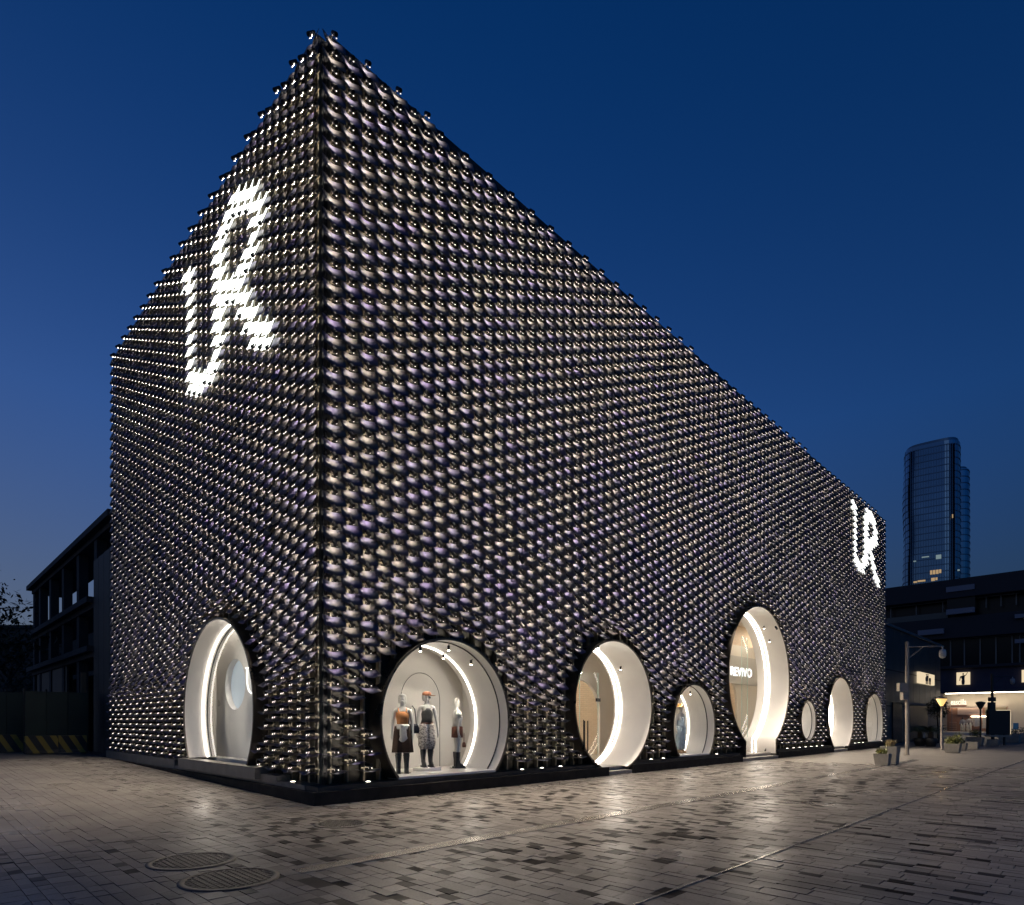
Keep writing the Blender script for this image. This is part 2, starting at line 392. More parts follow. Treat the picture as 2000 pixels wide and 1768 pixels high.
# windows: wall, centre along wall, centre height, radius, chord height
WIN = {'r1': ('R', 3.23, 1.60, 1.84, .42), 'r2': ('R', 9.66, 2.06, 1.94, .22), 'r3': ('R', 14.45, 1.42, 1.47, .42),
       'r4': ('R', 20.07, 3.39, 2.99, .80), 'r5': ('R', 25.5, 1.63, .93, -9), 'r6': ('R', 30.3, 1.90, 2.02, .20),
       'r7': ('R', 36.45, 1.50, 1.75, .42), 'l1': ('L', 5.05, 1.84, 2.27, .62)}
class Wall:
    def __init__(s, kind): s.k = kind
    def pt(s, t, o, z):               # t: distance from the corner along the wall, o: outwards from the tile plane
        return (t, -o, z) if s.k == 'R' else (-o, t, z)
WR, WL = Wall('R'), Wall('L')
def arc_pts(c, z, r, chord, n=64):
    if chord < z-r: return [(c+r*math.sin(a), z-r*math.cos(a)) for a in [2*math.pi*i/n for i in range(n)]], True
    a0 = math.acos((z-chord)/r); return [(c+r*math.sin(a), z-r*math.cos(a)) for a in [a0+(2*math.pi-2*a0)*i/n for i in range(n+1)]], False

# back wall with round holes
BACK = -.36
def back_wall(W, L, wins, BACK=BACK, top=None):
    m = MB(); edges = [-BACK]
    for (c, z, r) in wins: edges += [c-r-.12, c+r+.12]
    edges.append(L)
    def quad(t0, t1, z0, z1):
        f = (lambda t: roof(W.k, t)-.15) if z1 > 14 and not top else (lambda t: z1)
        m.add([W.pt(t0, BACK, z0), W.pt(t1, BACK, z0), W.pt(t1, BACK, f(t1)), W.pt(t0, BACK, f(t0))], [(0, 1, 2, 3)])
    HT = top or H-.15
    for i in range(0, len(edges), 2): quad(edges[i], edges[i+1], -.1, HT)
    for (c, z, r) in wins:
        q = r+.12; quad(c-q, c+q, z+q, HT)
        if z-q > -.1 and r < 2.8: quad(c-q, c+q, -.1, z-q)
        if r > 2.8: quad(c-q, c-1.56, -.1, z-q); quad(c+1.56, c+q, -.1, z-q)
        n = 64; ring = []; sq = []
        for i in range(n):
            a = 2*math.pi*i/n; ca, sa = math.cos(a), math.sin(a); s = q/max(abs(ca), abs(sa))
            rr_ = r+.025
            if r > 2.8 and sa < 0 and z+rr_*sa < 1.0: rr_ = max(rr_, min(1.56/max(abs(ca), 1e-6), q/abs(sa)))
            ring.append(W.pt(c+rr_*ca, BACK, z+rr_*sa)); sq.append(W.pt(c+s*ca, BACK, z+s*sa))
        m.add(ring+sq, [(i, (i+1) % n, n+(i+1) % n, n+i) for i in range(n)])
    return m
back_wall(WR, LR, [(c, z, r) for (k, c, z, r, h) in WIN.values() if k == 'R']).obj('back_wall', M['olive'], shop)
back_wall(WL, LL, [(c, z, r) for (k, c, z, r, h) in WIN.values() if k == 'L']).obj('back_wall', M['olive'], shop)
MB().box((.45, .45, 14), (LR-.1, LL-.1, 14.1)).box((LR-.1, .43, 0), (LR-.02, LL, 14.2)).box((.43, LL-.1, 0), (LR-.1, LL-.02, 14.2)).obj('roof', M['dark'], shop)
MB().box((.27, .27, .36), (.35, .35, H-.05)).obj('corner_post', M['tube'], shop)

# tile unit in local coordinates: x along wall, y outwards (negative = out on the right wall), z up
PT, PZ = .38, .345
TW, TL, TH = .49, .255, .06
PIV = -.16
def plate_geo(theta, nseg=8, nl=2, thick=.006, grow=1.):
    d = np.array([0, math.cos(theta), -math.sin(theta)]); n = np.array([0, math.sin(theta), math.cos(theta)])   # (t, o, z)
    V = []
    for side in (0, 1):
        for j in range(nl+1):
            for i in range(nseg+1):
                s = -.5+i/nseg; q = j/nl
                w = TW*(1-.06*q)*(1+.3*(grow-1))
                hgt = TH*(1-math.cos(2*math.pi*s))/2*(1-.12*q)
                p = np.array([s*w, 0, 0])+d*(TL*grow*q)+n*(hgt-side*thick)
                V.append(p)
    V = np.array(V); k = (nl+1)*(nseg+1); Fc = []
    for j in range(nl):
        for i in range(nseg):
            a = j*(nseg+1)+i; b = a+1; c = b+nseg+1; e = a+nseg+1
            Fc.append((a, e, c, b)); Fc.append((k+a, k+b, k+c, k+e))
    for j in (0, nl):
        for i in range(nseg):
            a = j*(nseg+1)+i; Fc.append((a, a+1, a+1+k, a+k) if j == 0 else (a+1, a, a+k, a+1+k))
    for i in (0, nseg):
        for j in range(nl):
            a = j*(nseg+1)+i; b = a+nseg+1; Fc.append((a, a+k, b+k, b) if i == 0 else (b, b+k, a+k, a))
    return V, np.array(Fc)
def lamp_geo(theta):
    """short black lamp tube pointing out and down, diode strip on its wall side, pale bracket"""
    V, Fc, Mi = [], [], []
    r = .040; ln = .185; tl = .60*theta+R_(4); n = 10
    ax = np.array([0, math.cos(tl), -math.sin(tl)]); up = np.array([0, math.sin(tl), math.cos(tl)]); sd = np.array([1., 0, 0])
    base = np.array([0, .026, .146])
    for q in (0., ln):
        for i in range(n):
            a = 2*math.pi*i/n; V.append(base+ax*q+r*(sd*math.cos(a)+up*math.sin(a)))
    for i in range(n):
        Fc.append((i, (i+1) % n, n+(i+1) % n, n+i)); Mi.append(0)
    for k in (1, 2, 3, 4):      # end cap in quads
        Fc.append((n+k-1, n+k, n+n-1-k, n+(n-k) % n)); Mi.append(0)
    e = len(V)
    ec = base+ax*.13-up*(r+.010); e1 = np.array([0, .44, -.9])      # diode strip looks back and down at its tile
    for q in (-.018, .018):
        for c in (-.032, .032): V.append(ec+e1*q+sd*c)
    Fc.append((e, e+2, e+3, e+1)); Mi.append(1)
    e = len(V); bk = np.array([0, .9, .44])*.0008                    # opaque housing behind the diode
    for q in (-.023, .023):
        for c in (-.0338, .0338): V.append(ec+bk+e1*q+sd*c)
    Fc.append((e, e+2, e+3, e+1)); Mi.append(0)
    nr = np.array([0, -.9, -.44])
    for sg in (-1, 1):                                              # added glowing patches that stand for highlights seen from the side
        e = len(V)
        vv = np.array([.6*sg, .8, 0])
        for (q, h) in ((-.022, .0), (.022, .0), (.022, .024), (-.022, .024)): V.append(ec+e1*q+vv*h+sd*.0342*sg)
        Fc.append((e, e+1, e+2, e+3)); Mi.append(3)
    def bx(a, b):
        e = len(V); (x0, y0, z0), (x1, y1, z1) = a, b
        for q in [(x0,y0,z0),(x1,y0,z0),(x1,y1,z0),(x0,y1,z0),(x0,y0,z1),(x1,y0,z1),(x1,y1,z1),(x0,y1,z1)]: V.append(np.array(q))
        for f in [(0,1,2,3),(4,7,6,5),(0,4,5,1),(1,5,6,2),(2,6,7,3),(3,7,4,0)]:
            Fc.append(tuple(e+i for i in f)); Mi.append(2)
    bx((-.08, -.058, .075), (.08, -.045, .09)); bx((-.012, -.058, .0905), (.012, .0, .115))
    return np.array(V, float), np.array(Fc), np.array(Mi)
def smooth(a, b, x):
    q = min(max((x-a)/(b-a), 0), 1); return q*q*(3-2*q)
def tilt_at(wk, t, z):
    dmin = 9
    for (k, c, cz, r, ch) in WIN.values():
        if k == wk: dmin = min(dmin, math.hypot(t-c, z-cz)-r)
    if wk == 'R':
        zz = z - .55*math.sin(t*.42+.6)*smooth(1.5, 4, z)*(1-smooth(4.5, 8, z))
        th = 70*min(smooth(1.0, 3.9, zz), .5+.5*smooth(.1, 1.5, dmin))
    else:
        th = 70*min(smooth(1.5, 3.8, z), .5+.5*smooth(.1, 1.3, dmin))
    return R_(th)
# monogram strokes (u from its left edge, height)
def glyph_dist(u, z):
    segs = []
    def pl(ps): segs.extend(zip(ps[:-1], ps[1:]))
    pl([(.1, 13.75), (.35, 13.45), (.35, 10.9), (.7, 10.5), (1.5, 10.45), (2.0, 10.7), (2.3, 11.2)])
    pl([(2.25, 11.0), (2.25, 13.5), (2.7, 13.8), (3.4, 13.85), (4.1, 13.5), (4.3, 12.95), (4.05, 12.35), (3.4, 12.05), (2.3, 11.95)])
    pl([(3.1, 12.0), (3.8, 11.0), (4.35, 10.2), (4.8, 9.9)])
    best = 9
    for (a, b), (c, d) in segs:
        vx, vz = c-a, d-b; q = ((u-a)*vx+(z-b)*vz)/(vx*vx+vz*vz); q = min(max(q, 0), 1)
        best = min(best, math.hypot(u-a-q*vx, z-b-q*vz))
    return best
units = []      # wall, t, z, theta, lit
for wk, L in (('R', LR), ('L', LL)):
    nc = int((L-.3)/PT)
    for i in range(nc):
        t = .395+i*PT
        z = .56+(i % 2)*PZ/2
        while z < roof(wk, t)-.02:
            ok = True
            for (k, c, cz, r, ch) in WIN.values():
                if k == wk:
                    dx, dz = t-c, z-cz
                    if math.hypot(max(abs(dx)-.2, 0), dz) < r+.05: ok = False
                    if r > 2.8 and abs(dx) < 1.85 and z < 1.2: ok = False
                    if math.hypot(max(abs(dx)-.2, 0), dz-.22*math.sin(tilt_at(wk, t, z))) < r+.06: ok = False
            if ok:
                u = (t-32.75)/1.02 if wk == 'R' else (7.6-t)/1.1
                lit = -.4 < u < 5.4 and glyph_dist(u, z-.3) < .31
                units.append((wk, t, z, tilt_at(wk, t, z)+R_(random.uniform(-2.5, 2.5)), lit))
            z += PZ
print('units', len(units), 'lit', sum(u[4] for u in units))
def to_world(wk, V, t, z):
    o = np.empty_like(V)
    if wk == 'R': o[:, 0] = t+V[:, 0]; o[:, 1] = -(PIV+V[:, 1]); o[:, 2] = z+V[:, 2]
    else: o[:, 0] = -(PIV+V[:, 1]); o[:, 1] = t-V[:, 0]; o[:, 2] = z+V[:, 2]
    return o
def dep(u): return depth(u[1], 0) if u[0] == 'R' else depth(0, u[1])
# the largest ones in view become parts of their own
vis = sorted([i for i, u in enumerate(units) if not u[4]], key=lambda i: math.hypot(dep(units[i]), (units[i][2]-1.6)*.5)/(1.15-math.cos(units[i][3])) )
solo = set(vis[:300])
lampmesh = {}
def flipw(wk, V):
    V2 = np.empty_like(V); V2[:, 2] = V[:, 2]
    if wk == 'R': V2[:, 0] = V[:, 0]; V2[:, 1] = -V[:, 1]
    else: V2[:, 0] = -V[:, 1]; V2[:, 1] = -V[:, 0]
    return V2
def lamp_mesh(wk, th):
    kq = (wk, round(math.degrees(th)/3)*3)
    if kq not in lampmesh:
        V, Fc, Mi = lamp_geo(R_(kq[1]))
        lampmesh[kq] = np_mesh('lamp', flipw(wk, V), Fc, [M['tube'], M['lampE'], M['post'], M['lensE']], Mi)
    return lampmesh[kq]
platemesh = {}
def plate_mesh(wk, th, material, key):
    kq = (wk, round(math.degrees(th)/3)*3, key)
    if kq not in platemesh:
        V, Fc = plate_geo(R_(kq[1]), grow=1.3 if key == 'lit' else 1.); V2 = np.empty_like(V)
        if wk == 'R': V2[:, 0] = V[:, 0]; V2[:, 1] = -V[:, 1]; V2[:, 2] = V[:, 2]
        else: V2[:, 0] = -V[:, 1]; V2[:, 1] = -V[:, 0]; V2[:, 2] = V[:, 2]
        sm = np.arange(len(Fc)) < 8*2*2
        platemesh[kq] = np_mesh('facade_tile', V2, Fc, [material], smooth=sm)
    return platemesh[kq]
bt = {'R': ([], []), 'L': ([], [])}
bigV, bigF, bigS, nb = [], [], [], 0
lampV, lampF, lampM, nl_ = [], [], [], 0
for i, (wk, t, z, th, lit) in enumerate(units):
    loc = (t, -PIV, z) if wk == 'R' else (-PIV, t, z)
    if lit:
        o = bpy.data.objects.new('lit_tile', plate_mesh(wk, th, M['lit'], 'lit')); COL.objects.link(o); o.location = loc; o.parent = shop
        if i: continue
    elif i in solo:
        o = bpy.data.objects.new('facade_tile', plate_mesh(wk, th, M['tile'], 'dark')); COL.objects.link(o); o.location = loc; o.parent = shop
        l = bpy.data.objects.new('lamp', lamp_mesh(wk, th)); COL.objects.link(l); l.parent = o
    else:
        V, Fc = plate_geo(th); V = to_world(wk, V, t, z)
        bigV.append(V); bigF.append(Fc+nb); nb += len(V); bigS.append(np.arange(len(Fc)) < 32)
        V, Fc, Mi = lamp_geo(th); V = to_world(wk, V, t, z); lampV.append(V); lampF.append(Fc+nl_); nl_ += len(V); lampM.append(Mi)
o = bpy.data.objects.new('tile_cladding', np_mesh('tile_cladding', np.concatenate(bigV), np.concatenate(bigF), [M['tile']], smooth=np.concatenate(bigS))); COL.objects.link(o); o.parent = shop; o['kind'] = 'stuff'
o = bpy.data.objects.new('lamp_cladding', np_mesh('lamp_cladding', np.concatenate(lampV), np.concatenate(lampF), [M['tube'], M['lampE'], M['post'], M['lensE']], np.concatenate(lampM))); COL.objects.link(o); o.parent = shop; o['kind'] = 'stuff'
# vertical posts behind the tiles
for wk, L, W in (('R', LR, WR), ('L', LL, WL)):
    for i in range(int((L-.3)/PT)):
        t = .395+i*PT; cuts = [(.36, roof(wk, t)-.03)]
        for (k, c, cz, r, ch) in WIN.values():
            if k == wk and abs(t-c) < r+.03:
                hh = math.sqrt(max((r+.03)**2-(t-c)**2, 0)); lo, hi = cz-hh, cz+hh
                if r > 2.8 and abs(t-c) < 1.6: lo = 0
                cuts = [s for a, b in cuts for s in ((a, min(b, lo)), (max(a, hi), b)) if s[1]-s[0] > .05]
        m = MB()
        for a, b in cuts: m.box(W.pt(t-.02, BACK+.02, a), W.pt(t+.02, PIV-.06, b))
        m.obj('vertical_post', M['post'], shop)

# dark coping behind the top tiles
for wk, L, W in (('R', LR, WR), ('L', LL, WL)):
    c_ = MB(); v_ = [W.pt(t_, o_, roof(wk, t_)+dz) for t_ in (.36, L-.1) for o_, dz in ((-.34, -.3), (-.20, -.3), (-.20, .07), (-.34, .07))]
    c_.add(v_, [(0, 1, 2, 3), (4, 7, 6, 5), (0, 4, 5, 1), (1, 5, 6, 2), (2, 6, 7, 3), (3, 7, 4, 0)]); c_.obj('roof_coping', M['tube'], shop)
# plinth
m = MB()
segsR = [(-.15, 9.2), (10.45, 18.15), (21.75, 28.9), (31.2, LR+.1)]; ledR = [(-.02, 8.72), (10.62, 18.13), (21.77, 28.88), (31.64, LR+.08)]
for (a, b), (la, lb) in zip(segsR, ledR):
    MB().box((a, -.15, 0), (b, .02, .25)).obj('plinth', M['plinth'], shop)
    MB().box((la, -.04, .252), (lb, .45, .345)).obj('plinth_ledge', M['plinth2'], shop)
MB().box((-.15, .022, 0), (.018, LL, .25)).obj('plinth', M['plinth'], shop)
MB().box((-.04, .452, .252), (.45, 8.2, .345)).obj('plinth_ledge', M['sill'], shop)
MB().box((-.05, 8.202, .252), (.45, LL, .52)).obj('plinth_ledge', M['sill'], shop)
MB().box((-.22, 2.35, .347), (.10, 7.35, .60)).obj('window_sill', M['sill'], shop)
MB().box((-.10, 1.55, .347), (.2, 2.34, .46)).obj('window_sill', M['sill'], shop)
M['step'] = mat('step_stone', (.33, .30, .265), .5, noise=(5, .15))
for (a, b, zt) in ((9.22, 10.43, .228), (18.17, 21.73, .228), (28.92, 31.18, .228)):
    s1 = MB().box((a, -.12, 0), (b, .15, zt*.5)).obj('entrance_step', M['step'], shop)
    MB().box((a-.5, .152, 0), (b+.4, 1.3, zt)).obj('entrance_step', M['step'], shop)
# small uplights on the ledge
M['upE'] = emat('uplight_lens', WARM, 14.)
for wk, L in (('R', LR), ('L', 2.2)):
    t = 1.15
    while t < L-.4:
        if not any(k == wk and abs(t-c) < r+.1 for (k, c, cz, r, ch) in WIN.values() if cz-r < .6):
            W = WR if wk == 'R' else WL
            x, y, z = W.pt(t, -.06, .347)
            u = MB().lathe([(.065, 0), (.065, .014), (.05, .016)], n=12).obj('uplight', M['dark'], shop, (x, y, z))
            MB().lathe([(.045, .0165), (.045, .02)], n=12).obj('lens', M['upE'], u)
        t += .76

# ------------------------------------------------------------------ round windows
RIM = .09
def ring_surface(W, pts, closed, o0, o1, r0=1., r1=1., c=None, z=None, mi=0, m=None, flip=False):
    """band between depth o0 and o1 along an outline, scaled about (c, z)"""
    m = m or MB(); n = len(pts)
    A = [W.pt(c+(a-c)*r0, o0, z+(b-z)*r0) for a, b in pts]; B = [W.pt(c+(a-c)*r1, o1, z+(b-z)*r1) for a, b in pts]
    fs = [(i, (i+1) % n, n+(i+1) % n, n+i) for i in range(n if closed else n-1)]
    m.add(A+B, [f[::-1] for f in fs] if flip else fs, mi, True); return m
SPOT_AIMS = {'r1': [(2.4, .72, 1.3), (3.05, .95, 1.5), (4.0, .98, 1.3), None], 'r3': [(13.95, .85, 1.3), None]}
def round_window(key, deep=1.35, led=1.05, double=False, glass_o=-.22, spots=(), floor=True, back=None, beam=70., aim_o=1.0):
    wk, c, z, r, ch = WIN[key]; W = WR if wk == 'R' else WL
    if key == 'r4':
        hw = 1.5; pts, cl = arc_pts(c, z, r, ch); pts = [(c+hw, .2)]+pts+[(c-hw, .2)]
    else: pts, cl = arc_pts(c, z, r, ch)
    p = shop
    col = MB(); s = 1+.05/r
    ring_surface(W, pts, cl, BACK-.05, RIM, s, s, c, z, m=col)               # outer sleeve
    ring_surface(W, pts, cl, RIM, RIM, s, 1., c, z, m=col)                   # front rim
    ring_surface(W, pts, cl, RIM, RIM-.03, 1., 1., c, z, m=col)
    w = col.obj('round_window', M['collar'], p)
    ln = MB(); ring_surface(W, pts, cl, RIM-.03, -deep, 1., 1., c, z, m=ln)
    ln.obj('lining', M['white'], w)
    if glass_o is not None:
        g = MB(); n = len(pts); g.add([W.pt(a, glass_o, b) for a, b in pts], [tuple(range(n))])
        pane = g.obj('pane', M['glass'], w)
        se = MB(); ring_surface(W, pts, cl, glass_o+.012, glass_o+.012, 1., 1-.02/r, c, z, m=se); ring_surface(W, pts, cl, glass_o+.012, glass_o-.012, 1-.02/r, 1-.02/r, c, z, m=se)
        se.obj('seal', M['seal'], w)
    for d in ((led, led+.17) if double else (led,)):
        l = MB(); k = 1-.025/r; ring_surface(W, pts, cl, -d, -d-.032, k, k, c, z, m=l)
        ring_surface(W, pts, cl, -d, -d, 1., k, c, z, m=l); ring_surface(W, pts, cl, -d-.032, -d-.032, k, 1., c, z, m=l)
        l.obj('led_strip', M['led'], w)
    for si, (ang, d) in enumerate(spots):
        a = R_(ang); q = r-.02
        b0 = Vector(W.pt(c+q*math.sin(a), -d, z+q*math.cos(a))); dn = Vector((0, 0, -1)); 
        b1 = b0+Vector(W.pt(-math.sin(a)*.07, 0, -math.cos(a)*.07))
        sp = MB().tube([b0, b1], .012, 6).tube([b1+Vector((0, 0, .04)), b1-Vector((0, 0, .07))], .032, 10).obj('spotlight', M['dark'], w)
        MB().tube([b1-Vector((0, 0, .071)), b1-Vector((0, 0, .078))], .027, 10).obj('bulb', M['spotE'], sp)
        ld = bpy.data.lights.new('spot_beam', 'SPOT'); ld.energy = beam; ld.spot_size = R_(115); ld.spot_blend = .6; ld.color = (1., .89, .74); ld.shadow_soft_size = .03
        lo = bpy.data.objects.new('spot_beam', ld); COL.objects.link(lo); lo.parent = sp; lo.location = b1-Vector((0, 0, .09))
        am = SPOT_AIMS.get(key, [None]*9)[si]; aim = Vector(am) if am else Vector(W.pt(c, -aim_o, z-.25*r))
        if am: ld.spot_size = R_(52)
        else: ld.energy = 55.
        lo.rotation_euler = (aim-lo.location).to_track_quat('-Z', 'Y').to_euler()
    if floor and ch > 0:
        hw = math.sqrt(r*r-(z-ch)**2)
        f = MB(); f.box(W.pt(c-hw, RIM-.02, ch-.05), W.pt(c+hw, -deep-.7, ch)); f.obj('display_floor', M['white'], w)
    return w, W, c, z, r, ch
def niche_back(w, W, c, z, r, o, z0, z1, wd, m='white'):
    """flared cove and flat back wall of a display niche"""
    b = MB(); b.box(W.pt(c-wd, -o, z0), W.pt(c+wd, -o-.06, z1)); x = b.obj('back_panel', M[m], w)
    s = MB()
    s.box(W.pt(c-wd-.05, -1.3, z0), W.pt(c-wd, -o-.06, z1)); s.box(W.pt(c+wd, -1.3, z0), W.pt(c+wd+.05, -o-.06, z1))
    s.box(W.pt(c-wd, -1.3, z1), W.pt(c+wd, -o-.06, z1+.05)); s.box(W.pt(c-wd, -1.3, z0-.06), W.pt(c+wd, -o-.06, z0-.005))
    # front return wall so that no light leaks around the sleeve
    s.obj('niche_side', M['white'], w); return x


# partition behind the linings so that no light escapes into the wall cavity
back_wall(WR, LR-.2, [(c, z, r+.1) for (k, c, z, r, h) in WIN.values() if k == 'R' and r > 1], -1.36, top=7.4).obj('interior_partition', M['white'], shop)

# display window with three mannequins
w, W, c, z, r, ch = round_window('r1', 1.36, 1.10, spots=((-20, .27), (8, .30), (34, .34), (22, 1.0)), beam=110., aim_o=.95)
niche_back(w, W, c, z, r, 1.85, ch, z+r+.15, r+.15)
cx = x_at(822, 1.84); pts = [(cx-.62, ch)]+[(cx-.62*math.cos(a), 2.12+.72*math.sin(a)) for a in [math.pi*i/24 for i in range(25)]]+[(cx+.62, ch)]
MB().tube([W.pt(a, -1.845, b) for a, b in pts], .007, 6).obj('arch_trim', M['sill'], w)

# the sales room seen through the doorways
M['tan'] = bpy.data.materials.new('tan_brick'); M['tan'].use_nodes = True
nt = M['tan'].node_tree; b = nt.nodes['Principled BSDF']; tc = nt.nodes.new('ShaderNodeTexCoord'); mp = nt.nodes.new('ShaderNodeMapping'); mp.inputs['Rotation'].default_value = (R_(90), 0, 0)
br = nt.nodes.new('ShaderNodeTexBrick'); br.inputs['Scale'].default_value = 1; br.inputs['Brick Width'].default_value = .34; br.inputs['Row Height'].default_value = .085; br.inputs['Mortar Size'].default_value = .006
br.inputs['Color1'].default_value = (.66, .52, .37, 1); br.inputs['Color2'].default_value = (.70, .56, .41, 1); br.inputs['Mortar'].default_value = (.50, .40, .30, 1)
nt.links.new(tc.outputs['Object'], mp.inputs[0]); nt.links.new(mp.outputs[0], br.inputs[0]); nt.links.new(br.outputs[0], b.inputs['Base Color'])
RY = 5.2
MB().box((5.6, RY, .2), (35, RY+.1, 7.2)).obj('interior_wall', M['tan'], shop)
MB().box((5.5, 1.5, .2), (5.6, RY, 7.2)).obj('interior_wall', M['white'], shop); MB().box((35, 1.5, .2), (35.1, RY, 7.2)).obj('interior_wall', M['white'], shop)
MB().box((5.5, 1.37, 7.2), (35.1, RY+.1, 7.3)).obj('interior_ceiling', M['white'], shop)
MB().box((5.5, 1.37, .1), (35.1, RY+.1, .2)).obj('interior_floor', M['step'], shop)
M['roomE'] = emat('ceiling_lamp', (1., .9, .75), 26.)
for x in (8.5, 12.5, 17.5, 21.5, 26, 31):
    l = MB().box((x-.6, 2.6, 7.08), (x+.6, 4.2, 7.198)).obj('ceiling_lamp', M['white'], shop)
    MB().box((x-.55, 2.65, 7.06), (x+.55, 4.15, 7.079)).obj('diffuser', M['roomE'], l)
# white wall with an arch in front of the tan wall, seen through the first doorway
def arch_wall(x0, x1, y, zt, cx, hw, zs, mat_, name='arch_wall'):
    m = MB(); n = 28
    ar = [(cx-hw, .2)]+[(cx-hw*math.cos(math.pi*i/n), zs+hw*1.05*math.sin(math.pi*i/n)) for i in range(n+1)]+[(cx+hw, .2)]
    outer = [(x0, .2)]+[(x0+(x1-x0)*i/n, zt) for i in range(n+1)]+[(x1, .2)]
    k = len(ar)
    for yy in (y, y+.12): m.add([(a, yy, b) for a, b in ar]+[(a, yy, b) for a, b in outer], [(i, i+1, k+i+1, k+i) for i in range(k-1)])
    m.add([(a, y, b) for a, b in ar]+[(a, y+.12, b) for a, b in ar], [(i, i+1, k+i+1, k+i) for i in range(k-1)])
    return m.obj(name, mat_, shop)
ay = 2.5; ac = x_at(1134, ay); ah = x_at(1172, ay)-ac
arch_wall(5.7, 14.5, ay, 7.1, ac, ah, z_at(1328, ac, ay)-1.05*ah, M['white'])
arch_wall(17.2, 29.5, 3.6, 5.6, x_at(1410, 3.6), 1.75, 2.35, mat('cream_wall', (.70, .66, .58), .6))
w, W, c, z, r, ch = round_window('r2', 1.38, 1.08, True, None, spots=((-6, .45), (46, .7)), floor=False)
M['glassedge'] = mat('glass_edge', (.45, .62, .55), .15, spec=.6)
def glass_leaf(x0, x1, y, z0, z1, handle=True):
    g = MB().box((x0, y, z0), (x1, y+.012, z1)).obj('glass_door', M['glass'], shop)
    MB().box((x0-.012, y-.004, z0), (x0-.002, y+.016, z1)).box((x1+.002, y-.004, z0), (x1+.012, y+.016, z1)).obj('glass_edge', M['glassedge'], g)
    if handle:
        MB().tube([(x0+.12, y-.06, .75), (x0+.12, y-.06, 1.65)], .018, 8).obj('handle', M['dark'], g)
    return g
xx = x_at(1137, 1.5); g_ = glass_leaf(xx-.12, x_at(1168, 1.5), 1.5, .22, 3.2)
for px in (1142, 1148): MB().tube([(x_at(px, 1.44), 1.44, .62), (x_at(px, 1.44), 1.44, 1.62)], .018, 8).obj('handle', M['dark'], g_)
MB().box((x_at(1166, 1.4), 1.40, 2.25), (x_at(1173, 1.4), 1.46, 2.36)).obj('door_closer', M['dark'], shop)

# display window with the dungarees mannequin
w, W, c, z, r, ch = round_window('r3', 1.36, .98, spots=((-22, .4), (26, .45)), beam=90.)
niche_back(w, W, c, z, r, 1.85, ch, z+r+.1, r+.1)
# tall entrance
w, W, c, z, r, ch = round_window('r4', 1.38, .80, True, None, spots=((-16, .4), (-2, .6), (34, .5), (50, .5)), floor=False)
glass_leaf(x_at(1449, 1.25), x_at(1460, 1.25), 1.25, .24, 5.4, False)
# lettering on the header inside
def text_mesh(body, size, name, material, parent, mw, bold=.004, ext=.012, bevel=0):
    cu = bpy.data.curves.new('lettering', 'FONT'); cu.body = body; cu.size = size; cu.extrude = ext; cu.offset = bold
    ob = bpy.data.objects.new('lettering', cu); COL.objects.link(ob)
    bpy.context.view_layer.update()
    me = bpy.data.meshes.new_from_object(ob.evaluated_get(bpy.context.evaluated_depsgraph_get()))
    bpy.data.objects.remove(ob); bpy.data.curves.remove(cu)
    me.materials.clear(); me.materials.append(material)
    o = bpy.data.objects.new(name, me); COL.objects.link(o); o.parent = parent; o.matrix_local = mw; return o
def text_width(o): return max(v.co.x for v in o.data.vertices)-min(v.co.x for v in o.data.vertices)
M['letterE'] = emat('lit_letters', (1., .97, .92), 1.8)
ty = 3.45
MB().box((16.9, ty+.02, 3.55), (32.5, ty+.12, 5.0)).obj('header_board', mat('header_grey', (.50, .49, .46), .5), shop)
x1 = x_at(1468, ty); zt = z_at(1304, x_at(1447, ty), ty); zb = z_at(1321, x_at(1447, ty), ty)
o = text_mesh('URBAN REVIVO', (zt-zb)/.70, 'lettering', M['letterE'], shop, Matrix.Identity(4))
wd = max(v.co.x for v in o.data.vertices)
wr = text_mesh('REVIVO', (zt-zb)/.70, 'lettering', M['letterE'], shop, Matrix.Identity(4)); wrev = text_width(wr); bpy.data.objects.remove(wr)
sx = (x1-x_at(1427, ty))/wrev
o.matrix_local = Matrix.Translation((x1-wd*sx, ty-.01, zb)) @ Matrix.Rotation(R_(90), 4, 'X') @ Matrix.Diagonal((sx, 1, 1, 1))
# porthole, side door, last display
w, W, c, z, r, ch = round_window('r5', .75, .62, glass_o=-.1)
MB().box(W.pt(c-1.1, -.78, z-1.1), W.pt(c+1.1, -.84, z+1.1)).obj('back_panel', M['white'], w)
w, W, c, z, r, ch = round_window('r6', 1.4, .98, True, None, spots=((10, .6),), floor=False)
w, W, c, z, r, ch = round_window('r7', 1.36, 1.0, spots=((-38, .6),))
niche_back(w, W, c, z, r, 1.8, ch, z+r+.1, r+.1)
# window on the side street: steel back wall with a round recess and a lit letter
w, W, c, z, r, ch = round_window('l1', .62, .40, glass_o=-.52, floor=False)
M['brushed'] = mat('brushed_steel', (.76, .73, .69), .35, .25, rvar=(1.2, .25, .45))
bx_ = .98
yc = y_at(459, bx_); zc = z_at(1337, bx_, yc); rr = .70
m = MB(); n = 48; q = 3.1
ring = [(bx_, yc+rr*math.cos(2*math.pi*i/n), zc+rr*math.sin(2*math.pi*i/n)) for i in range(n)]
sq = []
for i in range(n):
    a = 2*math.pi*i/n; s_ = q/max(abs(math.cos(a)), abs(math.sin(a))); sq.append((bx_, yc+s_*math.cos(a), max(zc+s_*math.sin(a), .3)))
m.add(ring+sq, [(i, (i+1) % n, n+(i+1) % n, n+i) for i in range(n)])
bp_ = m.obj('back_panel', M['brushed'], w)
m = MB(); m.loft([[(bx_, p[1], p[2]) for p in ring], [(bx_+.16, p[1], p[2]) for p in ring]], caps=False); m.obj('recess_rim', M['white'], w)
